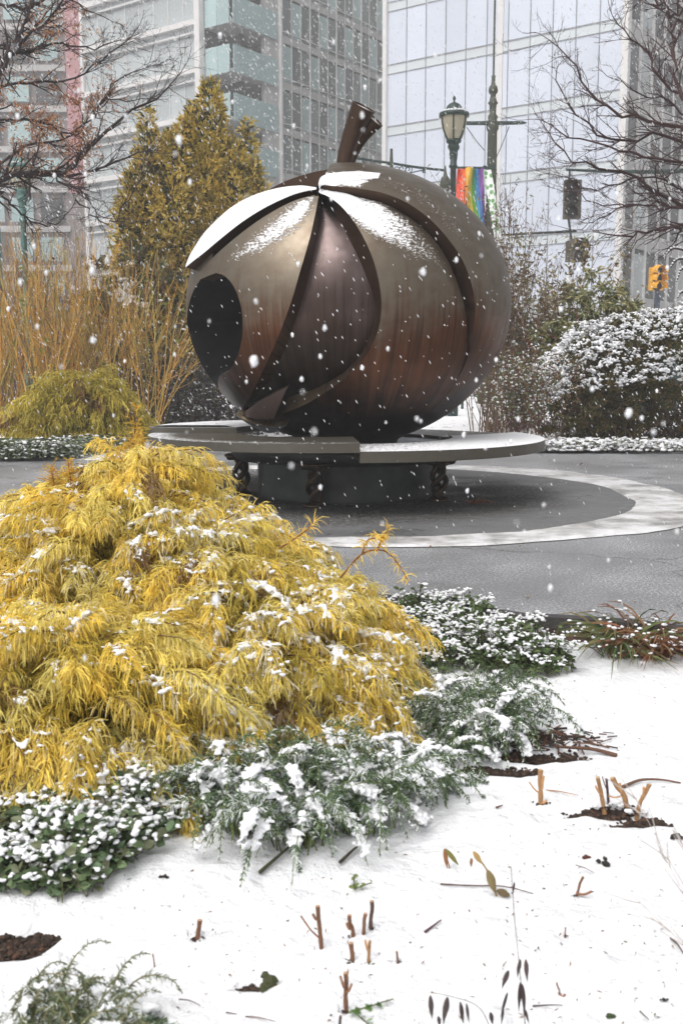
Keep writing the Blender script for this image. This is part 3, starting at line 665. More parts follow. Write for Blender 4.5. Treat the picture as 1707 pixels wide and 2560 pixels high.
mb = MB(); lathe(mb, [(.80, -.01), (.81, .02), (.80, .05), (.80, .34)], (AC[0], 9.4, 0), 90); part(mb, 'drum', M['pedestal'], bench, smooth=True)
for dg in (-88, -16, 56, 128, 200):
    a = math.radians(dg); c = np.array([AC[0] + .95 * math.sin(a), 9.4 - .95 * math.cos(a), 0])
    mb = MB()
    lathe(mb, [(.001, .0), (.10, .0), (.105, .018), (.085, .03), (.06, .04), (.045, .055)], c, 16)
    prof = [(.05, .29), (.07, .315), (.12, .335), (.15, .345), (.155, .36), (.12, .372), (.001, .375)]; lathe(mb, prof, c, 16)
    nz = 26; zz = np.linspace(.04, .31, nz); paths = []
    for s_ in range(3):
        ph = zz / .27 * math.pi * 1.35 + s_ * 2.094 + dg; r_ = .034 + .028 * np.sin((zz - .04) / .27 * math.pi) ** 2
        paths.append(np.stack([c[0] + r_ * np.cos(ph), c[1] + r_ * np.sin(ph), zz], 1))
    tubes(mb, np.array(paths), np.linspace(.024, .028, nz)[None], 8)
    # small leaf-like knobs
    for k in range(5):
        q = 2 * math.pi * k / 5; blobs(mb, [c + np.array([.10 * math.cos(q), .10 * math.sin(q), .335])], np.array([[.05, .035, .022]]), np.random.default_rng(k), .1, ICO2)
    part(mb, 'leg', M['leg_bronze'], bench, smooth=True)

# ------------------------------------------------------------------ buildings across the street
UL = unit(np.array([-1.38, 1.0])); VR = unit(np.array([1.0, 1.38]))   # the two street-grid directions
_cache = {}
def slab(w, d, h, mat, name):
    key = (round(w, 3), round(d, 3), round(h, 3), mat, name)
    if key not in _cache:
        mb = MB(); box(mb, (0, 0, 0), (w, d, h)); _cache[key] = mb.mesh(name, M[mat])
    return _cache[key]
def piece(bld, name, mat, K, dr, s, z, w, d, h, off=0.0):
    """box centred at distance s along dr from corner K, at height z, pushed out by off along the outward normal"""
    nrm = np.array([dr[1], -dr[0]]); nrm = nrm if nrm[1] < 0 else -nrm
    p = K + dr * s + nrm * off
    o_ = bpy.data.objects.new(name, slab(w, d, h, mat, name)); COL.objects.link(o_); o_.parent = bld
    o_.location = Vector((p[0], p[1], z)) - Vector(bld.location); o_.rotation_euler = (0, 0, math.atan2(dr[1], dr[0])); return o_
def glass(name, col, rough=.12, var=.1, scale=.35, metal=0.0, spec=.8):
    m, nt, b, _ = new_mat(name); n = noise_n(nt, scale, 3, .5, N(nt, 'ShaderNodeNewGeometry').outputs['Position'])
    oi = N(nt, 'ShaderNodeObjectInfo')
    f = maths(nt, 'ADD', maths(nt, 'MULTIPLY', n.outputs['Fac'], .6), maths(nt, 'MULTIPLY', oi.outputs['Random'], .4))
    r = ramp(nt, f, [(.25, tuple(c * (1 - var) for c in col)), (.75, tuple(min(1, c * (1 + var)) for c in col))]); nt.links.new(r.outputs[0], b.inputs['Base Color'])
    b.inputs['Roughness'].default_value = rough; b.inputs['Metallic'].default_value = metal; b.inputs['Specular IOR Level'].default_value = spec; return m
M['glass_lav'] = glass('pale_curtain_glass', (.72, .77, .88), .15, .08, .2)
M['span_lav'] = glass('pale_spandrel_glass', (.70, .75, .78), .3, .04, .2)
M['mull_dark'] = plain('dark_mullion', (.28, .29, .32), .5)
M['mull_white'] = plain('white_mullion', (.72, .71, .70), .5)
M['white_clad'] = plain('white_cladding', (.80, .78, .77), .6, 0, .06, 1)
M['glass_dark'] = glass('dark_window_glass', (.07, .075, .08), .25, .6, .25, 0, .35)
M['glass_teal'] = glass('teal_glass', (.42, .56, .56), .18, .16, .3)
M['glass_grey'] = glass('grey_green_glass', (.16, .19, .19), .25, .5, .3, 0, .4)
M['glass_left'] = glass('pale_grey_glass', (.50, .54, .55), .18, .15, .25)
M['concrete'] = plain('pale_concrete', (.54, .53, .52), .8, 0, .08, .6, .1)
M['dark_wall'] = plain('dark_interior', (.05, .05, .052), .8)
M['pink'] = plain('pink_panel', (.62, .30, .32), .7, 0, .08, .5)
M['brickish'] = plain('brown_grey_wall', (.30, .25, .24), .8, 0, .2, .8)
def prism(bld, poly, z0, z1, name, mat):
    mb = MB(); k = len(poly); v = [[*p, z0] for p in poly] + [[*p, z1] for p in poly]
    mb.add(v, [[i, (i + 1) % k, (i + 1) % k + k, i + k] for i in range(k)])
    if k == 4: mb.add(v, [[4, 5, 6, 7]])
    return part(mb, name, M[mat], bld)

# right glass block
KR = np.array([XP(1530, 64), 64.0])
gb = thing('glass_office_block', (KR[0], KR[1], -.03), 'pale lavender glass office block filling the right half behind the lamp post', 'building')
fl = [29.45 - 4.0 * k for k in range(8)]
LEN = 16.5; bays = 11; bw = LEN / bays
prism(gb, [KR - np.array([-.6, -.8]) * .25 + UL * .1, KR + UL * LEN + VR * .25, KR + UL * LEN + VR * 20, KR + VR * 20 + UL * .1], -.03, 33.4, 'wall', 'dark_wall')
for f_ in fl:
    for b_ in range(bays):
        piece(gb, 'window_pane', 'glass_lav', KR, UL, (b_ + .5) * bw, f_ + 1.72, bw - .05, .06, 3.36, .0)
        piece(gb, 'spandrel_panel', 'span_lav', KR, UL, (b_ + .5) * bw, f_ - .29, bw - .05, .06, .54, .01)
    piece(gb, 'transom', 'mull_dark', KR, UL, LEN / 2, f_ + .01, LEN, .10, .07, .03); piece(gb, 'transom', 'mull_dark', KR, UL, LEN / 2, f_ - .59, LEN, .08, .05, .03)
for b_ in range(1, bays):
    piece(gb, 'mullion', 'mull_dark', KR, UL, b_ * bw, 15, .04, .09, 36.5, .035)
piece(gb, 'corner_post', 'white_clad', KR, UL, -.18, 15, .42, .4, 36.5, .1); piece(gb, 'edge_post', 'white_clad', KR, UL, LEN + .12, 15, .3, .4, 36.5, .1)
piece(gb, 'wide_mullion', 'white_clad', KR, UL, bw * 5.0 + .55, 15, .42, .12, 36.5, .06)
SB = 2.1
for f_ in fl:
    for b_ in range(9):
        piece(gb, 'window_pane', 'glass_dark' if (b_ * 7 + int(f_)) % 4 else 'glass_left', KR + VR * .5, VR, (b_ + .5) * SB, f_ + 1.55, SB - .12, .06, 2.6, -.06)
        piece(gb, 'spandrel_panel', 'concrete', KR + VR * .5, VR, (b_ + .5) * SB, f_ - .32, SB, .12, 1.05, .0)
for b_ in range(10): piece(gb, 'mullion', 'mull_white', KR + VR * .5, VR, b_ * SB, 15, .12, .14, 36.5, .04)

# left balcony tower
KB = np.array([XP(590, 76), 76.0])
tb = thing('balcony_tower', (KB[0], KB[1], -.03), 'grey glass apartment tower with teal balcony corner, left of the stem', 'building')
fz = [25.45 + 3.25 - 3.25 * k for k in range(9)]
prism(tb, [KB + UL * 2.6 + VR * .3, KB + UL * 15.2 + VR * .3, KB + UL * 15.2 + VR * 22, KB + VR * 22 + UL * 2.6], -.03, 33.9, 'wall', 'dark_wall')
prism(tb, [KB + UL * .3 + VR * 5.2, KB + UL * 2.6 + VR * 5.2, KB + UL * 2.6 + VR * 21, KB + UL * .3 + VR * 21], -.03, 33.9, 'wall', 'dark_wall')
for f_ in fz:
    # left face: windows with white double rails
    wb = 1.5
    for b_ in range(8): piece(tb, 'window_pane', 'glass_left', KB, UL, 3.0 + (b_ + .5) * wb, f_ + 1.25, wb - .05, .06, 2.35, -.02)
    piece(tb, 'spandrel_panel', 'glass_left', KB, UL, 9.0, f_ - .4, 12, .06, .8, -.02)
    piece(tb, 'floor_band', 'white_clad', KB, UL, 9.0, f_ + .05, 12.6, .5, .36, .16); piece(tb, 'rail', 'mull_white', KB, UL, 9.0, f_ - .62, 12.6, .12, .14, .2)
    # balcony corner
    for b_ in range(2): piece(tb, 'balustrade_panel', 'glass_teal', KB, UL, .12 + (b_ + .5) * 1.15, f_ + .45, 1.12, .06, 1.85, .05)
    for b_ in range(3): piece(tb, 'balustrade_panel', 'glass_teal', KB, VR, .12 + (b_ + .5) * 1.62, f_ + .45, 1.59, .06, 1.85, .05)
    piece(tb, 'balcony_slab', 'concrete', KB + VR * 1.35, UL, 1.3, f_ - .32, 2.5, 2.6, .2, 0)
    mb_ = MB(); q = [KB + UL * .1 + VR * .1, KB + UL * 2.6 + VR * .1, KB + UL * 2.6 + VR * 5.2, KB + UL * .1 + VR * 5.2]
    v = [[*p, f_ - .46] for p in q] + [[*p, f_ - .26] for p in q]; mb_.add(v, [[0, 3, 2, 1], [4, 5, 6, 7], [0, 1, 5, 4], [1, 2, 6, 5], [2, 3, 7, 6], [3, 0, 4, 7]]); part(mb_, 'balcony_floor', M['concrete'], tb)
    # right face
    for b_ in range(12):
        piece(tb, 'window_pane', 'glass_grey' if (b_ * 5 + int(f_ * 3)) % 3 else 'glass_teal', KB, VR, 5.5 + (b_ + .5) * 1.13, f_ + 1.35, 1.08, .06, 2.5, -.02)
    piece(tb, 'spandrel_panel', 'concrete', KB, VR, 12.3, f_ - .22, 13.6, .1, .5, .0); piece(tb, 'rail', 'mull_white', KB, VR, 12.3, f_ + .32, 13.6, .08, .06, .03)
for b_ in range(13): piece(tb, 'mullion', 'mull_white' if b_ % 3 == 0 else 'concrete', KB, VR, 5.5 + b_ * 1.13, 15, .10 if b_ % 3 == 0 else .05, .12, 37, .03)
for b_ in range(9): piece(tb, 'mullion', 'mull_white', KB, UL, 3.0 + b_ * 1.5, 15, .07, .10, 37, .02)
piece(tb, 'white_mast', 'white_clad', KB, UL, 2.75, 15, .5, .55, 37, .3); piece(tb, 'edge_post', 'white_clad', KB, UL, 15.25, 15, .3, .4, 37, .1)
piece(tb, 'column', 'concrete', KB, VR, 4.5, 15, 1.6, .4, 37, -.25); piece(tb, 'edge_post', 'mull_white', KB, VR, 5.3, 15, .16, .3, 37, .05)
piece(tb, 'end_wall', 'brickish', KB, VR, 20.0, 15, 2.2, .4, 37, -.05)
piece(tb, 'stair_wall', 'dark_wall', KB + VR * 2.5, UL, 1.9, 15, 1.4, .4, 37, 0)

# pink-sided block far left
KP = np.array([XP(196, 92), 92.0])
pb = thing('pink_sided_block', (KP[0], KP[1], -.03), 'grey block with a pink side strip behind the bare rust-leaved tree', 'building')
prism(pb, [KP + np.array([0, .3]), KP + np.array([-24, .3]), KP + np.array([-24, 20]), KP + np.array([0, 20])], -.03, 37, 'wall', 'brickish')
EX = np.array([-1.0, 0.0])
for k in range(11):
    f_ = 34.5 - 3.3 * k
    for b_ in range(9):
        piece(pb, 'window_pane', 'glass_teal' if (b_ + k) % 3 else 'glass_dark', KP, EX, .6 + b_ * 2.5 + 1.2, f_, 1.9, .08, 2.0, .0)
    piece(pb, 'floor_band', 'concrete', KP, EX, 12, f_ - 1.6, 23.6, .3, .5, .0)
piece(pb, 'pink_wall', 'pink', KP, EX, -1.15, 18.5 + 8, 2.3, 1.0, 21, .1); piece(pb, 'brown_wall', 'brickish', KP, EX, -1.15, 8, 2.3, 1.0, 16, .1)

# ------------------------------------------------------------------ street furniture
M['green_iron'] = plain('dark_green_iron', (.022, .045, .038), .45, .2, .3, 12, .1)
M['brown_iron'] = plain('weathered_iron', (.06, .065, .045), .55, .2, .3, 8, .2)
M['teal_iron'] = plain('teal_paint', (.10, .20, .18), .5, 0, .15, 6)
M['lamp_glass'] = plain('amber_lamp_glass', (.42, .38, .28), .25, 0, .12, 6)
M['amber'] = plain('yellow_signal_paint', (.75, .36, .02), .45, 0, .1, 9)
M['black'] = plain('black_plastic', (.015, .015, .017), .4)
M['bag'] = plain('drab_signal_housing', (.085, .075, .055), .7, 0, .3, 14, .4)
def lamp_post(px, Y, ytop, ybase_l, label, sc=1.0, iron='green_iron'):
    """lantern from ytop (finial tip) down; heights taken from the photograph at distance Y"""
    x = XP(px, Y); zt = ZP(ytop, Y); t = thing('street_lamp', (x, Y, 0), label, 'street lamp', 'cast iron lantern lamp posts')
    h = .95 * sc; z0 = zt - h   # lantern foot
    c = (x, Y, 0); mb = MB(); r = .30 * sc
    lathe(mb, [(.001, zt), (.02 * sc, zt - .03 * sc), (.035 * sc, zt - .07 * sc), (.015 * sc, zt - .11 * sc), (.03 * sc, zt - .14 * sc), (.10 * sc, zt - .17 * sc), (.15 * sc, zt - .22 * sc), (.17 * sc, zt - .27 * sc), (.22 * sc, zt - .30 * sc), (.245 * sc, zt - .335 * sc), (.30 * sc, zt - .35 * sc), (.305 * sc, zt - .42 * sc), (.27 * sc, zt - .43 * sc)], c, 24)
    part(mb, 'lantern_cap', M[iron], t, smooth=True)
    gl = MB(); prof = [(.265, zt - .43 * sc), (.255, zt - .55 * sc), (.225, zt - .68 * sc), (.175, zt - .80 * sc), (.13, zt - .87 * sc)]
    lathe(gl, [(a * sc, b) for a, b in prof], c, 24); part(gl, 'lantern_glass', M['lamp_glass'], t, smooth=True)
    for k in range(6):
        q = math.radians(60 * k + 22); pth = np.array([[x + (a + .008) * sc * math.cos(q), Y + (a + .008) * sc * math.sin(q), b] for a, b in prof])
        mb = MB(); tubes(mb, pth[None], .017 * sc, 5); part(mb, 'lantern_rib', M[iron], t)
    mb = MB(); zb = zt - .87 * sc
    lathe(mb, [(.13 * sc, zb + .01), (.155 * sc, zb - .01), (.15 * sc, zb - .05), (.10 * sc, zb - .08), (.12 * sc, zb - .12), (.12 * sc, zb - .18), (.085 * sc, zb - .22), (.085 * sc, zb - .30), (.065 * sc, zb - .48), (.09 * sc, zb - .50), (.09 * sc, zb - .54), (.062 * sc, zb - .56), (.066 * sc, 1.2), (.10, 1.15), (.11, .9), (.17, .7), (.17, .1), (.2, 0)], c, 16)
    part(mb, 'post', M[iron], t, smooth=True)
    mb = MB(); a = np.linspace(0, 2 * math.pi, 20, endpoint=False); blobs(mb, np.stack([x + .22 * sc * np.cos(a) , Y + .22 * sc * np.sin(a), 0 * a + zt - .325 * sc], 1), np.full(20, .045 * sc), np.random.default_rng(1), .3, ICO1); part(mb, 'snow', M['snow'], t, smooth=True)
    return t
lamp_post(1125.5, 22, 238, 0, 'dark green cast iron lamp post with amber glass lantern beside the rainbow banner')
lamp_post(74, 19, 372, 0, 'teal lantern lamp glimpsed behind rust-leaved branches, above the yellow willow', .8, 'teal_iron')

# tall pole with crossarm
YT = 30; xT = XP(1219, YT); zz = lambda y: ZP(y, YT)
tp = thing('utility_pole', (xT, YT, 0), 'tall weathered green pole with turned finial, crossarm and stay rods', 'pole')
mb = MB(); lathe(mb, [(.30, 0), (.28, 1.2), (.17, 1.4), (.15, zz(640)), (.13, zz(330)), (.17, zz(322)), (.17, zz(315)), (.12, zz(300)), (.14, zz(292)), (.09, zz(285)), (.10, zz(262)), (.14, zz(258)), (.11, zz(254)), (.07, zz(240)), (.08, zz(236)), (.12, zz(232)), (.13, zz(225)), (.11, zz(217)), (.06, zz(212)), (.05, zz(196)), (.06, zz(190)), (.03, zz(188)), (.028, zz(150)), (.028, 13.5)], (xT, YT, 0), 18); part(mb, 'pole', M['brown_iron'], tp, smooth=True)
mb = MB(); tubes(mb, [[[XP(1152, YT), YT - .05, zz(309)], [xT, YT - .05, zz(309)], [XP(1290, YT), YT - .05, zz(308)], [XP(1301, YT), YT - .05, zz(308)]]], [[.055, .06, .05, .012]], 8); part(mb, 'crossarm', M['green_iron'], tp, smooth=True)
for a_, b_ in (((1166, 318), (1210, 376)), ((1272, 316), (1238, 398))):
    mb = MB(); p0 = P(*a_, YT); p1 = P(*b_, YT); tubes(mb, [[p0, (p0 + p1) / 2 + np.array([0, 0, -.03]), p1]], .012, 5); part(mb, 'stay_rod', M['green_iron'], tp)
mb = MB(); tubes(mb, [[P(1140, 419, YT), P(1180, 419, YT), P(1215, 420, YT)]], .03, 6); part(mb, 'banner_arm', M['green_iron'], tp)
mb = MB(); box(mb, P(1221, 421, YT), (.34, .3, .1)); part(mb, 'collar', M['green_iron'], tp)
# banners
def banner_mat(name, col):
    return plain(name, col, .6, 0, .06, 5)
cols = [(.78, .09, .05), (.80, .17, .04), (.83, .42, .04), (.80, .60, .06), (.14, .42, .08), (.05, .30, .58), (.07, .18, .50), (.20, .07, .30)]
bm_ = [banner_mat('banner_dye', c) for c in cols]
mb = MB(); nr, nc = 24, 24
TL, TR, BLp, BRp = P(1143, 420, YT), P(1206, 420, YT), P(1166, 604, YT), P(1231, 600, YT)
u = np.linspace(0, 1, nc + 1)[None, :, None]; v = np.linspace(0, 1, nr + 1)[:, None, None]
sag = .5 * (v ** 1.5) + .5 * v
V = TL * (1 - u) * (1 - v) + TR * u * (1 - v) + BLp * (1 - u) * v + BRp * u * v
V = V + np.stack([-.12 * np.sin(v[..., 0] * math.pi) * (1 - .2 * u[..., 0]), .16 * np.sin(u[..., 0] * 10 + v[..., 0] * 5), 0 * u[..., 0] * v[..., 0]], -1)
i, j = np.meshgrid(np.arange(nr), np.arange(nc), indexing='ij'); q = i * (nc + 1) + j
F = np.stack([q, q + 1, q + nc + 2, q + nc + 1], -1)
lim = [0, 5, 8, 11, 14, 17, 19, 21, 24]
V = V.reshape(-1, 3)
for k in range(8): mb.add(V, F[:, lim[k]:lim[k + 1]].reshape(-1, 4), mi=k)
bn = mb.build('rainbow_banner', bm_); tag(bn, 'vertical striped rainbow banner hanging on the tall pole', 'banner')
sd = bn.modifiers.new('cloth', 'SOLIDIFY'); sd.thickness = .01
m, nt, b, _ = new_mat('leaf_print'); n_ = N(nt, 'ShaderNodeTexVoronoi'); n_.inputs['Scale'].default_value = 7; tc = N(nt, 'ShaderNodeTexCoord'); nt.links.new(tc.outputs['Object'], n_.inputs['Vector'])
r_ = ramp(nt, n_.outputs['Distance'], [(.38, (.13, .33, .10)), (.45, (.8, .82, .8))]); nt.links.new(r_.outputs[0], b.inputs['Base Color']); M['leaf_print'] = m
mb = MB(); TL, TR, BLp, BRp = P(1208, 424, YT - .3), P(1227, 424, YT - .3), P(1236, 604, YT - .3), P(1256, 606, YT - .3)
V = TL * (1 - u) * (1 - v) + TR * u * (1 - v) + BLp * (1 - u) * v + BRp * u * v + np.stack([0 * u[..., 0] * v[..., 0], .05 * np.sin(u[..., 0] * 3 + v[..., 0] * 6), 0 * u[..., 0] * v[..., 0]], -1)
mb.add(V.reshape(-1, 3), F.reshape(-1, 4)); bn = mb.build('leaf_banner', M['leaf_print']); tag(bn, 'narrow white banner printed with green leaves, right of the rainbow banner', 'banner'); bn.modifiers.new('cloth', 'SOLIDIFY').thickness = .01

# scrolled bracket arm on its own post behind the apple
YB = 26; ba = thing('bracket_lamp_arm', (XP(978, YB), YB, 0), 'post with long scrolled iron bracket arm reaching right behind the stem', 'lamp arm')
mb = MB(); tubes(mb, [[[XP(978, YB), YB, 0], [XP(978, YB), YB, 3], P(978, 420, YB), P(978, 372, YB)]], [[.10, .07, .05, .03]], 8); part(mb, 'post', M['brown_iron'], ba, smooth=True)
mb = MB(); pts = [P(868, 392, YB), P(920, 400, YB), P(978, 408, YB), P(1040, 418, YB), P(1112, 426, YB)]; tubes(mb, [spline(pts, 12)], .03, 6); part(mb, 'arm', M['green_iron'], ba, smooth=True)
def scroll(c, r0, turns, sgn, ph, n=28):
    t = np.linspace(0, 1, n); a = ph + sgn * t * turns * 2 * math.pi; r = r0 * (1 - .82 * t); return np.stack([c[0] + r * np.cos(a), 0 * t + c[1], c[2] + r * np.sin(a)], 1)
for c_, r_, s_, ph in (((990, 425), .16, 1, 1.5), ((1004, 422), .12, -1, 2.5), ((986, 445), .12, 1, -1), ((1020, 424), .10, -1, 1.2), ((966, 425), .14, -1, 1.5), ((1060, 428), .05, 1, 2)):
    mb = MB(); tubes(mb, [scroll(P(*c_, YB), r_, 1.5, s_, ph)], .013, 5); part(mb, 'scroll', M['green_iron'], ba)
for a_, b_, c_ in (((980, 462), (1000, 440), (1062, 424)), ((976, 462), (958, 440), (905, 402))):
    mb = MB(); tubes(mb, [spline([P(*a_, YB), P(*b_, YB), P(*c_, YB)], 12)], .014, 5); part(mb, 'brace', M['green_iron'], ba)
mb = MB(); lathe(mb, [(.001, ZP(412, YB)), (.02, ZP(418, YB)), (.03, ZP(428, YB)), (.05, ZP(438, YB)), (.11, ZP(448, YB)), (.13, ZP(462, YB)), (.10, ZP(478, YB)), (.03, ZP(486, YB))], (XP(1106, YB), YB, 0), 12); part(mb, 'pendant', M['brown_iron'], ba, smooth=True)

def signal(name, px, y0, y1, Y, mat, label, face=-1, w=.30, n=3):
    zt, zb = ZP(y0, Y), ZP(y1, Y); x = XP(px, Y); t = thing(name, (x, Y, zb), label, 'traffic light'); h = (zt - zb) / n
    for k in range(n):
        zc = zt - (k + .5) * h; mb = MB(); box(mb, (x, Y, zc), (w, .26, h * .95)); part(mb, 'housing', M[mat], t)
        mb = MB(); pts = []; a = np.linspace(-.3, math.pi + .3, 14); rr = w * .42
        f = np.array([[x + face * (.0 + w * .5) + rr * 0, Y - .16, zc]])
        ring0 = np.stack([x + rr * np.cos(a) , 0 * a + Y - .13, zc + rr * np.sin(a)], 1); ring1 = ring0 + np.array([face * .10, -.24, -.03])
        vv = np.vstack([ring0, ring1, ring0 * 1 + np.array([0, 0, .012]), ring1 + np.array([0, 0, .012])]); m_ = len(a); i = np.arange(m_ - 1)
        mb.add(vv, np.concatenate([np.stack([i, i + 1, i + 1 + m_, i + m_], -1), np.stack([i + 2 * m_, i + 3 * m_, i + 1 + 3 * m_, i + 1 + 2 * m_], -1)])); part(mb, 'visor', M[mat], t)
        mb = MB(); lathe(mb, [(.001, 0), (rr * .6, -.01), (rr * .85, .01)], (0, 0, 0), 14); vv = mb.v[0]; mb.v[0] = np.stack([vv[:, 0] + x, vv[:, 2] + Y - .145, vv[:, 1] + zc], 1); part(mb, 'lens', M['black'], t, smooth=True)
    return t
signal('traffic_light', 1630, 668, 726, 34, 'amber', 'yellow traffic light with dark lenses at the right, above the snowy juniper', 1, .42)
mb = MB(); tubes(mb, [[[XP(1641, 34), 34.3, 0], [XP(1641, 34), 34.3, 2], [XP(1641, 34), 34.3, ZP(690, 34)]]], .10, 8); o_ = mb.build('signal_pole', plain('blue_grey_paint', (.06, .08, .12), .5)); tag(o_, 'blue-grey pole carrying the yellow traffic light', 'pole')
signal('hanging_traffic_light', 1417, 450, 548, 30, 'bag', 'drab brown traffic light hanging from a green arm beside the bare tree', -1, .46)
signal('hanging_traffic_light', 1428, 602, 655, 30, 'bag', 'lower drab traffic light half hidden in shrub leaves', 1, .5, 2)
sa_ = thing('signal_mast', (XP(1770, 30), 30, 0), 'green mast arm from which the drab traffic light hangs', 'mast arm')
mb = MB(); tubes(mb, [[P(1414, 424, 30), P(1500, 428, 30), P(1620, 430, 30), P(1770, 425, 30)]], [[.035, .045, .06, .08]], 8); part(mb, 'arm', M['green_iron'], sa_, smooth=True)
mb = MB(); tubes(mb, [[[XP(1770, 30), 30, 0], [XP(1770, 30), 30, 3], P(1770, 400, 30)]], [[.15, .12, .1]], 10); part(mb, 'post', M['green_iron'], sa_, smooth=True)
mb = MB(); tubes(mb, [[P(1423, 424, 30), P(1423, 438, 30), P(1420, 452, 30)], [P(1420, 548, 30), P(1424, 575, 30), P(1428, 604, 30)]], .03, 6); part(mb, 'hanger', M['green_iron'], sa_)
mb = MB(); tubes(mb, [[P(1225, 590, 30), P(1320, 584, 30), P(1440, 578, 30)]], .035, 6); part(mb, 'cross_rod', M['green_iron'], sa_)
ub = thing('utility_box', (XP(1648, 22), 22, 0), 'dark roadside cabinet capped with snow behind the snowy juniper', 'cabinet')
mb = MB(); box(mb, (XP(1648, 22), 22, ZP(785, 22) / 2), (.7, .5, ZP(785, 22))); part(mb, 'cabinet', M['green_iron'], ub)
mb = MB(); blobs(mb, np.array([[XP(1648 + k, 22), 21.9, ZP(778, 22)] for k in range(-38, 40, 6)]), np.full(13, .07), np.random.default_rng(2), .3, ICO1); part(mb, 'snow', M['snow'], ub, smooth=True)
mb = MB(); tubes(mb, [[[XP(4, 21), 21, 0], [XP(4, 21), 21, 2], [XP(2, 21), 21, ZP(380, 21)]]], .11, 10); o_ = mb.build('sign_post', M['teal_iron'], smooth=True); tag(o_, 'plain teal post at the left edge behind the willow twigs', 'post')
# dark fence line far behind the shrubs, with posts
fn = thing('low_fence', (0, 24, 0), 'low dark rail fence glimpsed between shrubs behind the apple', 'fence')
for k in range(15):
    mb = MB(); box(mb, (-10.5 + k * 1.5, 26, .65), (.06, .06, 1.2)); part(mb, 'post', M['green_iron'], fn)
for z_ in (.5, 1.15):
    mb = MB(); box(mb, (0, 26, z_), (21, .04, .05)); part(mb, 'rail', M['green_iron'], fn)
wl_ = thing('roadside_wall', (0, 38, 0), 'low grey stone wall along the far street behind all the shrubs', 'wall')
M['stone'] = plain('grey_stone', (.24, .23, .22), .8, 0, .25, 2, .4)
mb = MB(); box(mb, (0, 38, .75), (70, .5, 1.7)); part(mb, 'stones', M['stone'], wl_); mb = MB(); box(mb, (0, 38, 1.64), (70, .62, .1)); part(mb, 'snow', M['snow'], wl_)

# ------------------------------------------------------------------ plants
def colmix(rng, n, cols, w=None):
    c = np.array(cols); i = rng.choice(len(c), n, p=w); return c[i] * rng.uniform(.8, 1.2, (n, 1))

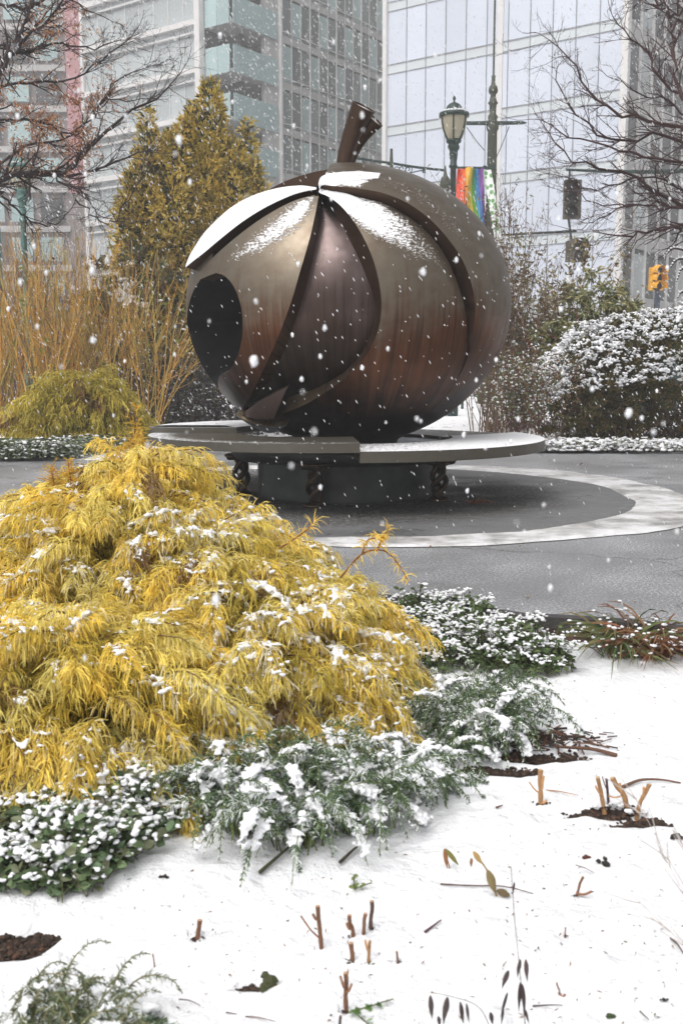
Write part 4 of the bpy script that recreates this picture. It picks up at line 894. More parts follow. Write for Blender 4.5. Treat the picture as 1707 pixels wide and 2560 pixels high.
def thread_bush(name, lobes, label, nclump, rng, strand=(.09, .2), wid=.005, per=110, spine=None, cols=None, ground=-.14, snow=True, cat='shrub', spikes=(), snowf=None, inner=True, droop=1.0, nearcut=None):
    lb = np.array(lobes, float); area = lb[:, 3] * lb[:, 4] + lb[:, 4] * lb[:, 5] + lb[:, 3] * lb[:, 5]
    def surf(n, shrink, cut):
        out = []; nn = []
        while sum(len(x) for x in out) < n:
            k = rng.choice(len(lb), n, p=area / area.sum()); d = unit(rng.normal(size=(n, 3))); d[:, 2] = np.where(d[:, 2] < -.25, -d[:, 2], d[:, 2])
            bump_ = 1 + .13 * wave(d[:, 0] * 4 + k, d[:, 1] * 4 + d[:, 2] * 6, 4, 1.6, 3)
            p = lb[k, :3] + d * lb[k, 3:6] * shrink * bump_[:, None]; ok = p[:, 2] > ground + .03
            for m in range(len(lb)):
                q = ((p - lb[m, :3]) / lb[m, 3:6]); ok &= (k == m) | ((q ** 2).sum(1) > cut)
            if nearcut is not None: ok &= nearcut(p, d)
            nv = unit(d / lb[k, 3:6]); out.append(p[ok]); nn.append(nv[ok])
        return np.concatenate(out)[:n], np.concatenate(nn)[:n]
    root = thing(name, (lb[0, 0], lb[0, 1], ground), label, cat)
    mb = MB(); sn = MB(); wd = MB()
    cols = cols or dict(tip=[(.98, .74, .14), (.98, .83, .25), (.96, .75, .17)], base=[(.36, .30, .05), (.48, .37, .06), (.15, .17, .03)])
    layers = [(1.0, nclump, .9, 1.0)] + ([(.84, int(nclump * .7), .75, .0)] if inner else [])
    for shrink, nc, cut, snw in layers:
        a, nv = surf(nc, shrink, cut)
        # spine: outward and then drooping
        hor = unit(np.stack([nv[:, 0], nv[:, 1], 0 * nv[:, 0]], 1) + rng.normal(size=(nc, 3)) * np.array([.45, .45, .1]))
        Ls = rng.uniform(.6, 1.4, nc)[:, None] * (spine or strand[1] * 1.5)
        K = 5; sp_ = np.zeros((nc, K, 3)); sp_[:, 0] = a - nv * .10 * strand[1] / .2
        d = unit(nv * .55 + hor * .6 + np.array([0, 0, .25]))
        for k in range(1, K): sp_[:, k] = sp_[:, k - 1] + d * Ls / (K - 1); d = unit(d + np.array([0, 0, -.42 * droop]))
        tubes(wd, sp_, np.linspace(.004, .0015, K)[None], 3, np.array((.16, .09, .05)))
        n = nc * per; ci = np.repeat(np.arange(nc), per); t = rng.uniform(.05, 1, n); f = t * (K - 1); i0 = np.minimum(f.astype(int), K - 2); w = (f - i0)[:, None]
        st = sp_[ci, i0] * (1 - w) + sp_[ci, i0 + 1] * w; dr = unit(sp_[ci, i0 + 1] - sp_[ci, i0])
        side = rng.normal(size=(n, 3)) * np.array([1, 1, .45]); side = side - (side * dr).sum(1)[:, None] * dr
        d = unit(dr * .8 + unit(side) * .75); L = rng.uniform(*strand, n)[:, None] * (1 - .35 * t[:, None]); Kp = 5; pp = np.zeros((n, Kp, 3)); pp[:, 0] = st
        g = rng.uniform(.35, .9, n)[:, None] * np.array([[0, 0, -1.0]]) * droop
        for k in range(1, Kp): pp[:, k] = pp[:, k - 1] + d * L / (Kp - 1); d = unit(d + g)
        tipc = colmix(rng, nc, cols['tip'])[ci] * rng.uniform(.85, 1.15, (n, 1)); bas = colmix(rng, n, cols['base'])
        if shrink < 1: tipc = tipc * .5 + bas * .5  # inner sprays blended greener and darker, painting shade into the gaps
        br = rng.uniform(0, 1, nc) < .035; tipc[br[ci]] = np.array((.28, .15, .07)) * rng.uniform(.7, 1.2, (br[ci].sum(), 1))
        if snow and snowf is not None and shrink == 1.0:
            fr = np.clip(snowf(a, nv), 0, 1)[ci] * (rng.uniform(0, 1, n) < .26); fr = fr[:, None] * .75; tipc = tipc * (1 - fr) + np.array((.88, .86, .8)) * fr
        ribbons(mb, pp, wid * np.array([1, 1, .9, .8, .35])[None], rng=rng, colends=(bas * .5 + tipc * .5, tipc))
        # short forks
        for rep_ in range(2):
            m = rng.uniform(0, 1, n) < .85; q = pp[m]; kk = rng.integers(1, 4, len(q)); s0 = q[np.arange(len(q)), kk]; dd = unit(q[np.arange(len(q)), np.minimum(kk + 1, 4)] - s0)
            dd = unit(dd + rng.normal(size=dd.shape) * .55); LL_ = rng.uniform(.015, .05, len(q))[:, None] * max(strand[1] / .16, .8); fk = np.stack([s0, s0 + dd * LL_ * .5, s0 + unit(dd + np.array([0, 0, -.3])) * LL_], 1)
            ribbons(mb, fk, wid * np.array([.9, .8, .35])[None], rng=rng, colends=(tipc[m], tipc[m]))
        if snow and snw:
            sc_ = snowf(a, nv) if snowf is not None else np.clip(nv[:, 2] * 1.2 - .1 + .6 * wave(a[:, 0], a[:, 1], 12, 3, 3), 0, 1)
            pick = np.where(rng.uniform(0, 1, nc) < sc_ * .9)[0]
            for c in pick:
                m = rng.integers(30, 80); tt = rng.uniform(.15, .95, m) * (K - 1); j0 = np.minimum(tt.astype(int), K - 2); ww = (tt - j0)[:, None]
                q = sp_[c, j0] * (1 - ww) + sp_[c, j0 + 1] * ww + rng.normal(size=(m, 3)) * np.array([.024, .024, .008]) * strand[1] / .2 + np.array([0, 0, .006 * strand[1] / .2])
                rr = rng.uniform(.004, .0125, m) * strand[1] / .2 * (1.25 if sc_[c] > .8 else 1.0); blobs(sn, q, rr[:, None] * np.stack([rng.uniform(.9, 1.7, m), rng.uniform(.8, 1.3, m), rng.uniform(.6, .9, m)], 1), rng, .3, ICO1)
    for (x0, y0, z0, z1) in spikes:
        n = 22; z = np.linspace(z0, z1, n); xx = x0 + .010 * np.sin(z * 14); tubes(wd, np.stack([xx, y0 + 0 * z, z], 1)[None], np.linspace(.005, .0015, n)[None], 4, np.array((.25, .12, .06)))
        for k in range(n):
            m = int(rng.integers(2, 8)); f = 1 - .7 * k / n; d = unit(np.stack([rng.normal(size=m), rng.normal(size=m), rng.uniform(.3, 1.1, m)], 1)); L = rng.uniform(.03, .13, m)[:, None] * f
            p0 = np.tile(np.array([xx[k], y0, z[k]]), (m, 1)); d2 = unit(d + np.array([0, 0, -.35])); pp = np.stack([p0, p0 + d * L * .5, p0 + d * L * .5 + d2 * L * .5], 1); c = colmix(rng, m, [(.70, .42, .07), (.72, .50, .10)]); ribbons(mb, pp, wid * 1.2 * np.array([1, .9, .4])[None], rng=rng, colends=(c, c))
            for _ in range(3):
                q = pp[:, 1] * .5 + pp[:, rng.integers(0, 3)] * .5; dd = unit(d + rng.normal(size=(m, 3)) * .7); ribbons(mb, np.stack([q, q + dd * L * .22, q + dd * L * .4], 1), wid * np.array([.9, .8, .4])[None], rng=rng, colends=(c, c))
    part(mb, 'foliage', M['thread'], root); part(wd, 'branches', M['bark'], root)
    if sn.n: melt(part(sn, 'snow', M['snow'], root, smooth=True), .0055)
    return root

# foreground golden cypress
R = np.random.default_rng(11)
snow_hot = [(520, 1320, 60), (440, 1350, 50), (540, 1290, 35), (220, 1440, 70), (160, 1340, 40), (640, 1560, 110), (760, 1580, 80), (860, 1620, 60), (500, 1780, 60), (300, 1870, 35), (940, 1700, 40), (560, 1200, 35), (660, 1400, 60), (860, 1450, 50), (80, 1560, 45), (350, 1700, 50), (480, 1850, 40), (900, 1750, 30), (700, 1530, 60)]
def fsnow(a, nv):
    p = topx(a); s = np.zeros(len(a))
    for x, y, r in snow_hot: s = np.maximum(s, 1.25 * np.exp(-(((p[:, 0] - x) / (r * 1.25)) ** 2 + ((p[:, 1] - y) / (r * .7)) ** 2)))
    return np.clip(s * 1.4 + .30 * (nv[:, 2] > .1), 0, 1.3)
lob = [(-.82, 4.1, .10, .30, .40, .66), (-.88, 4.15, .02, .62, .80, .61), (-.33, 3.62, -.08, .50, .52, .47), (-1.42, 3.75, -.05, .50, .65, .50), (-.82, 3.08, -.10, .52, .40, .46), (-.53, 3.95, .03, .46, .6, .52), (-1.2, 2.98, -.1, .42, .36, .45), (-.58, 2.98, -.12, .27, .25, .30)]
thread_bush('golden_cypress', lob, 'big golden threadleaf cypress mound with weeping snowy sprays in the foreground', 1250, R, per=95, wid=.0034, strand=(.045, .125), spine=.24, droop=.9, snowf=fsnow,
            spikes=[(XP(335, 4.1), 4.1, .62, ZP(1018, 4.1)), (XP(352, 4.08), 4.05, .62, ZP(1085, 4.05)), (XP(320, 4.15), 4.15, .62, ZP(1110, 4.15)), (XP(375, 4.1), 4.1, .60, ZP(1120, 4.1)), (XP(170, 4.05), 4.05, .55, ZP(1150, 4.05)), (XP(125, 4.1), 4.1, .55, ZP(1165, 4.1)), (XP(60, 4.0), 4.0, .4, ZP(1225, 4.0))])
# one stray twig arching out to the right
gc = bpy.data.objects['golden_cypress']; tw_ = MB(); rg = np.random.default_rng(7)
for pts in ([(850, 1445), (905, 1385), (958, 1376), (995, 1410), (1020, 1450)], [(905, 1385), (918, 1352), (960, 1340)], [(940, 1378), (955, 1350), (972, 1318)], [(700, 1370), (760, 1330), (790, 1300)]):
    q = spline(np.array([P(a, b, 3.6) for a, b in pts]), 16); tubes(tw_, [q], np.linspace(.004, .0018, 16)[None], 4, np.array((.36, .17, .08)))
    for k in range(3, 16):
        m = 5; d = unit(rg.normal(size=(m, 3)) + np.array([.3, 0, .1])); L = rg.uniform(.015, .055, m)[:, None]; p0 = np.tile(q[k], (m, 1)); c = colmix(rg, m, [(.88, .60, .12), (.88, .68, .18)]); ribbons(tw_, np.stack([p0, p0 + d * L * .5, p0 + unit(d + np.array([0, 0, -.3])) * L], 1), .004 * np.array([1, .9, .4])[None], rng=rg, colends=(c, c))
part(tw_, 'stray_twig', M['thread'], gc)
# yellow cypress by the willow
thread_bush('yellow_cypress', [(XP(190, 14.8), 14.8, .15, .72, .6, .88), (XP(135, 14.9), 14.9, .1, .42, .45, .58), (XP(255, 14.8), 14.8, .1, .45, .5, .66)], 'small round yellow cypress below the yellow-twigged willow', 420, np.random.default_rng(12), strand=(.12, .3), wid=.016, per=36, ground=.03, snow=False,
            cols=dict(tip=[(.68, .56, .12), (.60, .48, .09)], base=[(.20, .20, .04), (.28, .26, .05)]))

def whips(name, x0, x1, Y, ytop, label, rng, n, cols, rad=.008, fan=.3, zg=.05, depth=.8, cat='shrub', leaf=None, kids=3, lean=0.0, leafn=0, L2=.35):
    root = thing(name, ((x0 + x1) / 2, Y, zg), label, cat); xs_ = rng.uniform(x0, x1, n); ys = Y + rng.uniform(-depth, depth, n); H = (ZP(ytop, Y) - zg) * rng.uniform(.55, 1.05, n)
    K = 7; pp = np.zeros((n, K, 3)); ncl = max(3, n // 14); cx = rng.uniform(x0, x1, ncl); cy = Y + rng.uniform(-depth, depth, ncl); k = rng.integers(0, ncl, n)
    pp[:, 0] = np.stack([cx[k] + rng.normal(size=n) * .10, cy[k] + rng.normal(size=n) * .1, 0 * xs_ + zg - .05], 1)
    d = unit(np.stack([rng.normal(size=n) * fan + lean, rng.normal(size=n) * fan, np.ones(n)], 1))
    for i in range(1, K): pp[:, i] = pp[:, i - 1] + d * (H / (K - 1))[:, None]; d = unit(d + rng.normal(size=(n, 3)) * .09 + np.array([0, 0, .04]))
    c = colmix(rng, n, cols); mb = MB(); tubes(mb, pp, rad * np.linspace(1, .35, K)[None] * rng.uniform(.6, 1.2, (n, 1)), 3, c)
    m = n * kids; ci = np.repeat(np.arange(n), kids); t = rng.uniform(.3, .95, m) * (K - 1); i0 = t.astype(int); w = (t - i0)[:, None]; i0 = np.minimum(i0, K - 2)
    s0 = pp[ci, i0] * (1 - w) + pp[ci, i0 + 1] * w; d = unit(unit(pp[ci, i0 + 1] - pp[ci, i0]) + rng.normal(size=(m, 3)) * .38); L = rng.uniform(.5, 1.2, m)[:, None] * L2; K2 = 4; q = np.zeros((m, K2, 3)); q[:, 0] = s0
    for i in range(1, K2): q[:, i] = q[:, i - 1] + d * L / (K2 - 1); d = unit(d + rng.normal(size=(m, 3)) * .12 + np.array([0, 0, .08]))
    tubes(mb, q, rad * .5 * np.linspace(1, .4, K2)[None], 3, c[ci]); part(mb, 'stems', M['bark'], root)
    if leafn:
        al = np.concatenate([pp.reshape(-1, 3), q.reshape(-1, 3)]); al = al[al[:, 2] > zg + .25 * (ZP(ytop, Y) - zg)]; p = al[rng.integers(0, len(al), leafn)] + rng.normal(size=(leafn, 3)) * .05; lf = MB()
        leaves(lf, p, rng.normal(size=(leafn, 3)) + np.array([0, 0, leaf.get('dz', -.3)]), rng.uniform(.7, 1.2, leafn) * leaf['L'], rng.uniform(.7, 1.2, leafn) * leaf['W'], colmix(rng, leafn, leaf['cols'], leaf.get('w')), rng); part(lf, 'leaves', M['leaf'], root)
        if leaf.get('snow'):
            pk = p[rng.uniform(0, 1, leafn) < leaf['snow']]; sn = MB(); blobs(sn, pk + np.array([0, 0, .012]), rng.uniform(.4, 1, len(pk)) * leaf['L'] * .35, rng, .3); part(sn, 'snow', M['snow'], root, smooth=True, kind='stuff')
    return root
ORW = [(.56, .30, .07), (.44, .27, .08), (.64, .38, .10), (.30, .20, .07), (.18, .12, .05), (.46, .38, .11)]
whips('yellow_willow', XP(-40, 17), XP(210, 17), 17.0, 560, 'yellow-twigged willow thicket at far left behind the round yellow cypress', np.random.default_rng(21), 250, ORW, .010, .22, .1, 1.0, kids=5, L2=.5, leaf=dict(L=.12, W=.06, cols=[(.22, .24, .06), (.3, .17, .07)]), leafn=120)
whips('yellow_willow', XP(230, 17.5), XP(440, 17.5), 17.3, 590, 'fanned yellow-orange willow stems just left of the apple opening', np.random.default_rng(22), 170, ORW, .010, .32, .1, .9, kids=5, L2=.5, leaf=dict(L=.13, W=.06, cols=[(.22, .24, .06), (.3, .17, .07)]), leafn=150)
whips('red_dogwood', XP(-20, 19.5), XP(330, 19.5), 19.6, 580, 'thicket of thin dark red dogwood stems among the willows at left', np.random.default_rng(23), 260, [(.12, .035, .04), (.16, .05, .045), (.10, .06, .05)], .009, .2, .1, .8)
whips('bare_red_stems', XP(1430, 16.6), XP(1560, 16.6), 17.6, 735, 'small red-stemmed dogwood above the snowy juniper', np.random.default_rng(24), 170, [(.22, .045, .04), (.16, .03, .035), (.30, .08, .04)], .008, .22, .1, .4, L2=.3)
whips('seedhead_shrub', XP(1185, 17), XP(1320, 17), 17.2, 430, 'tall thin shrub with curled dark seedheads in front of the banner', np.random.default_rng(25), 70, [(.17, .12, .08), (.12, .08, .06)], .010, .17, .1, .5, leaf=dict(L=.10, W=.022, cols=[(.12, .06, .045), (.16, .10, .06), (.25, .2, .1)], snow=.05), leafn=2600, kids=6, L2=.5)
whips('tan_leaf_shrub', XP(1250, 18), XP(1400, 18), 18.2, 560, 'airy shrub with tan and green leaves right of the apple', np.random.default_rng(26), 70, [(.20, .10, .07), (.14, .09, .06)], .009, .28, .1, .6, leaf=dict(L=.11, W=.04, cols=[(.33, .29, .14), (.20, .21, .09), (.38, .29, .13), (.14, .09, .05)], snow=.06), leafn=4600, kids=6, L2=.45)
whips('twiggy_undergrowth', XP(1265, 15), XP(1345, 15), 15.0, 860, 'low brown twiggy undergrowth at the apple’s lower right', np.random.default_rng(27), 80, [(.12, .07, .055), (.17, .09, .07)], .007, .3, .08, .7, leaf=dict(L=.06, W=.03, cols=[(.12, .16, .08), (.2, .19, .08), (.2, .1, .06)], snow=.25), leafn=2600, kids=4, L2=.3)

def leafy(name, blobs_, label, rng, n, L, W, cols, snow=0.0, zg=.04, stems=60, cat='shrub', up=.2, w=None, clump=0, snowr=.5, stemcol=(.10, .07, .05), fill=.55, snowbase=None, droop=0.0, shell=.35):
    """foliage of separate leaves spread through the volumes, in clumps, on branching stems"""
    b = np.array(blobs_, float); root = thing(name, (b[0, 0], b[0, 1], zg), label, cat); vol = b[:, 3] * b[:, 4] * b[:, 5]; k = rng.choice(len(b), n, p=vol / vol.sum())
    if clump:
        kc = rng.choice(len(b), clump, p=vol / vol.sum()); dc = unit(rng.normal(size=(clump, 3))); rc = rng.uniform(shell, 1, clump) ** .5; cc = b[kc, :3] + dc * rc[:, None] * b[kc, 3:6]; cr = rng.uniform(.5, 1, clump) * b[:, 3:6].mean() * .17
        ok = cc[:, 2] > zg + .05; cc, cr, dc = cc[ok], cr[ok], dc[ok]; ck = rng.integers(0, len(cc), n); p = cc[ck] + rng.normal(size=(n, 3)) * cr[ck][:, None] * .6 * np.array([1, 1, .6]); out = dc[ck]
    else:
        d = unit(rng.normal(size=(n, 3))); r = rng.uniform(shell, 1, n) ** .45; p = b[k, :3] + d * r[:, None] * b[k, 3:6] * (1 + .12 * wave(d[:, 0] * 3, d[:, 1] * 3 + d[:, 2] * 3, 5, 2, 3))[:, None]; out = d
    ok = p[:, 2] > zg; p = p[ok]; out = out[ok]; n = len(p)
    lf = MB(); ld = out * .7 + rng.normal(size=(n, 3)) * .6 + np.array([0, 0, up - droop]); leaves(lf, p, ld, rng.uniform(.6, 1.25, n) * L, rng.uniform(.7, 1.25, n) * W, colmix(rng, n, cols, w), rng); part(lf, 'leaves', M['leaf'], root)
    mb = MB(); base = b[rng.choice(len(b), stems), :3] * np.array([1, 1, 0]) + rng.normal(size=(stems, 3)) * np.array([.12, .12, 0]) * b[:, 3].mean() + np.array([0, 0, zg - .05]); tgt = p[rng.integers(0, n, stems)]
    t = np.linspace(0, 1, 7)[None, :, None]; pth = base[:, None] * (1 - t) + tgt[:, None] * t; pth = pth + np.sin(t * math.pi) * rng.normal(size=(stems, 1, 3)) * .12 * b[:, 3].mean(); tubes(mb, pth, np.linspace(.014, .004, 7)[None] * max(b[:, 3].mean(), .35) * 1.2, 4, np.array(stemcol)); part(mb, 'stems', M['bark'], root)
    if snow:
        zt = p[:, 2]; hi = (out[:, 2] > -.1) & (rng.uniform(0, 1, n) < snow); q = p[hi]; sn = MB(); m = len(q)
        blobs(sn, q + np.array([0, 0, L * .12]), rng.uniform(.35, 1, m)[:, None] * L * snowr * np.stack([rng.uniform(.8, 1.5, m), rng.uniform(.8, 1.3, m), rng.uniform(.45, .75, m)], 1), rng, .28); part(sn, 'snow', M['snow'], root, smooth=True, kind='stuff')
    return root
leafy('dark_leaf_shrub', [(XP(400, 17.5), 17.6, .4, 1.0, .8, 1.0), (XP(520, 17.5), 17.5, .3, .9, .8, .95), (XP(600, 17), 17.6, .2, .9, .8, .7)], 'dark grey-leaved shrub with snow-edged leaves just behind the bench at left', np.random.default_rng(31), 9000, .085, .05, [(.055, .045, .05), (.10, .09, .085), (.05, .06, .045), (.16, .15, .14)], snow=.10, snowr=.3)
leafy('olive_leaf_shrub', [(XP(330, 19.5), 19.6, 1.6, 1.1, .8, 1.9), (XP(410, 19.5), 19.6, 1.4, 1.0, .8, 1.6), (XP(260, 19.8), 20, 1.2, .8, .8, 1.5)], 'olive green broad-leaved shrub between the conifer and the willow', np.random.default_rng(32), 7500, .17, .09, [(.12, .12, .05), (.17, .15, .06), (.07, .09, .035), (.2, .13, .06)], snow=.02, clump=170, up=0)
leafy('pale_leaf_shrub', [(XP(1500, 17), 17.3, 1.5, .95, .7, 1.0), (XP(1420, 17), 17.2, 1.2, .8, .7, .8), (XP(1590, 17), 17.3, 1.4, .55, .6, .75), (XP(1480, 17.2), 17.3, 2.3, .45, .5, .65)], 'drooping pale olive-leaved shrub tipped with snow above the snowy juniper', np.random.default_rng(33), 7500, .17, .045, [(.34, .34, .16), (.24, .26, .11), (.44, .39, .20), (.12, .13, .06)], snow=.09, clump=150, droop=.9, snowr=.25)
# snow-laden juniper
jn = [(XP(1640, 15.8), 15.8, .95, 1.1, .9, 1.0), (XP(1485, 15.5), 15.5, .85, .66, .8, .93), (XP(1740, 15.8), 16, 1.1, .9, .9, 1.0), (XP(1560, 15.4), 15.4, .95, .7, .7, .92), (XP(1405, 15.5), 15.6, .70, .46, .6, .68)]
leafy('snowy_juniper', jn, 'wide dark juniper loaded with clumps of snow at the right', np.random.default_rng(34), 38000, .085, .022, [(.10, .105, .03), (.16, .13, .04), (.05, .06, .02), (.22, .13, .045)], snow=.0, clump=520, shell=.5, stems=90)
def caps(root, bl, rng, n, r, zmin, name='snow', nz=.0, cut=.92):
    b = np.array(bl, float); k = rng.choice(len(b), n); d = unit(rng.normal(size=(n, 3))); d[:, 2] = np.abs(d[:, 2]) * 1.0 + nz * 0; d = unit(d); p = b[k, :3] + d * b[k, 3:6] * rng.uniform(.93, 1.08, (n, 1)); ok = (p[:, 2] > zmin) & (d[:, 2] > nz)
    for m in range(len(b)): ok &= (k == m) | ((((p - b[m, :3]) / b[m, 3:6]) ** 2).sum(1) > cut)
    p = p[ok]; m = len(p); sub = 7; q = np.repeat(p, sub, 0) + rng.normal(size=(m * sub, 3)) * r * np.array([1.2, 1.2, .6]); sn = MB(); mm = len(q)
    blobs(sn, q, rng.uniform(.4, 1, mm)[:, None] * r * np.stack([rng.uniform(.8, 1.5, mm), rng.uniform(.8, 1.2, mm), rng.uniform(.5, 1.0, mm)], 1), rng, .25); melt(part(sn, name, M['snow'], root, smooth=True), r * .32)
caps(bpy.data.objects['snowy_juniper'], jn, np.random.default_rng(35), 3000, .024, .42)

# golden arborvitae: many upright plumes of flat sprays
def plume_tree(name, plumes, label, rng, n, L, W, cols, Y):
    root = thing(name, (plumes[0][0], Y, .05), label, 'conifer'); mb = MB(); tr = MB()
    pl = np.array(plumes, float)   # x, y, z0, z1, r
    vol = (pl[:, 3] - pl[:, 2]) * pl[:, 4] ** 2; k = rng.choice(len(pl), n, p=vol / vol.sum()); t = rng.beta(1.1, 1.5, n)
    prof = np.sin(np.clip(t, 0, 1) ** .6 * math.pi) ** .6 * (1 - .35 * t) + .08; a = rng.uniform(0, 6.283, n); lump = wave(a * 2.2 + k, t * 13 + k, 3, 1.5, 3); rr = rng.uniform(.25, 1, n) ** .5 * prof * pl[k, 4] * (1 + .6 * lump)
    z = pl[k, 2] + t * (pl[k, 3] - pl[k, 2]); p = np.stack([pl[k, 0] + rr * np.cos(a), pl[k, 1] + rr * np.sin(a), z], 1); out = np.stack([np.cos(a), np.sin(a), 0 * a], 1)
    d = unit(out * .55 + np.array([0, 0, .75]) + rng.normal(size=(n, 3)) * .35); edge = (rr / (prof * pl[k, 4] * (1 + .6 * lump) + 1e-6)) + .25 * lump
    c = np.where((edge > .72)[:, None], colmix(rng, n, cols['tip']), colmix(rng, n, cols['base']))  # golden tips; leaves inside and in hollows coloured dark as painted gap shade
    m = 4
    for q in range(m):
        dd = unit(d + rng.normal(size=(n, 3)) * .45); leaves(mb, p + dd * L * .2 * q, dd, rng.uniform(.6, 1.2, n) * L, W, c * rng.uniform(.85, 1.15, (n, 1)), rng)
    for x, y, z0, z1, r in plumes: tubes(tr, [[[plumes[0][0], Y, .0], [(x + plumes[0][0]) / 2, y, z0 + .3], [x, y, (z0 + z1) / 2], [x, y, z1 - .2]]], [[.09, .05, .03, .01]], 5, np.array((.09, .06, .04)))
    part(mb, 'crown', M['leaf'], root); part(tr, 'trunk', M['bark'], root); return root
YC = 20.5; px_ = lambda x, y0, y1, r: (XP(x, YC), YC + (x % 7 - 3) * .12, ZP(y1, YC), ZP(y0, YC), r)
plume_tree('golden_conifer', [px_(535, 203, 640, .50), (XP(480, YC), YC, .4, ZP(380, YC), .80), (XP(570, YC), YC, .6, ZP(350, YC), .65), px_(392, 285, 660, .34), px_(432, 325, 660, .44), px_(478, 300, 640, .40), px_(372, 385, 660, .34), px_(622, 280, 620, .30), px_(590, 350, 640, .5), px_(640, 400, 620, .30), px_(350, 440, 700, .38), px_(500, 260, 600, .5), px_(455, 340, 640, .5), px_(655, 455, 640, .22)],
           'tall golden brown conifer standing behind the apple at left', np.random.default_rng(41), 18000, .12, .045, dict(tip=[(.58, .42, .08), (.42, .34, .07), (.70, .52, .13)], base=[(.05, .06, .02), (.09, .10, .03), (.20, .17, .04)]), YC)

# grass-like edging tufts
def tuft(root, c, rng, n, L, wid, cols, spread=1.0, snow=.3, name='blades', flat=.9, K=6, snr=.010):
    a = rng.uniform(0, 6.283, n); d = unit(np.stack([np.cos(a) * spread, np.sin(a) * spread, rng.uniform(.5, 1.6, n)], 1)); pp = np.zeros((n, K, 3)); pp[:, 0] = np.asarray(c) + np.stack([rng.normal(size=n), rng.normal(size=n), 0 * a], 1) * L * .10
    l = rng.uniform(.6, 1.15, n)[:, None] * L
    for i in range(1, K): pp[:, i] = pp[:, i - 1] + d * l / (K - 1); d = unit(d + np.array([0, 0, -.45 * flat])); pp[:, i, 2] = np.maximum(pp[:, i, 2], c[2] + .004)
    mb = MB(); cc = colmix(rng, n, cols); ribbons(mb, pp, wid * np.array([.7, 1, 1, .9, .7, .2])[None], rng=rng, colends=(cc * .8, cc)); part(mb, name, M['leaf'], root)
    if snow:
        m = int(n * snow * 3); i = rng.integers(0, n, m); j = rng.integers(2, K - 1, m); sn = MB(); q = pp[i, j] + np.array([0, 0, wid * .5]); blobs(sn, q, rng.uniform(.5, 1.2, m)[:, None] * snr * np.stack([rng.uniform(1, 1.8, m), rng.uniform(1, 1.4, m), rng.uniform(.4, .7, m)], 1), rng, .3); melt(part(sn, 'snow', M['snow'], root, smooth=True), snr * .4)
R = np.random.default_rng(51)
fx = np.linspace(-30, 345, 12); LN = ['at the left edge', 'second from the left', 'third from the left', 'fourth from the left', 'left of the round yellow cypress foot', 'below the round yellow cypress', 'just right of the cypress foot', 'eighth along the row', 'ninth along the row', 'tenth along the row', 'near the cypress leader twig', 'last before the bench']
for k, x in enumerate(fx):
    g = G(x, 1143 - max(0, x - 120) * .14, .04); t = thing('liriope_tuft', (g[0], g[1] + .15, .03), 'snow-dusted strap-leaved edging tuft ' + LN[k], 'grass tuft', 'edging tufts along the left bed'); tuft(t, (g[0], g[1] + .15, .04), R, 300, .52, .016, [(.07, .10, .05), (.14, .17, .08), (.22, .24, .14)], .9, .35, snr=.022)
LM = ['beside the bench tip', 'second along from the bench tip', 'under the left end of the juniper', 'fourth along under the juniper', 'at the middle of the juniper', 'sixth along under the juniper', 'seventh along under the juniper', 'eighth along under the juniper', 'ninth, at the right edge']
for k, x in enumerate(np.linspace(1365, 1730, 9)):
    g = G(x, 1127, .04); t = thing('snowy_groundcover_tuft', (g[0], g[1] + .3, .03), 'snow-buried low edging tuft ' + LM[k], 'ground cover', 'snowy tufts along the right bed'); tuft(t, (g[0], g[1] + .3, .04), R, 150, .45, .014, [(.10, .11, .05), (.16, .13, .07), (.22, .2, .12)], 1.2, 1.1, snr=.026)

# foreground strap-leaved clumps
g = bedpt(1580, 1640); t = thing('daylily_clump', g, 'strap-leaved clump with green and red-brown blades in front of the kerb', 'perennial')
tuft(t, g + np.array([-.05, 0, 0]), R, 110, .36, .009, [(.10, .14, .05), (.16, .19, .07), (.20, .16, .07)], .8, .35, 'blades', .8, snr=.010)
tuft(t, g + np.array([.08, -.02, 0]), R, 120, .36, .009, [(.26, .10, .05), (.18, .07, .04), (.32, .18, .09)], .8, .35, 'blades', .8, snr=.010)
g = bedpt(1712, 1625); t = thing('daylily_clump', g, 'smaller pale strap-leaved clump cut off by the right edge', 'perennial'); tuft(t, g, R, 110, .17, .009, [(.16, .19, .10), (.22, .24, .14)], .9, .5, 'blades', 1.0, snr=.016)

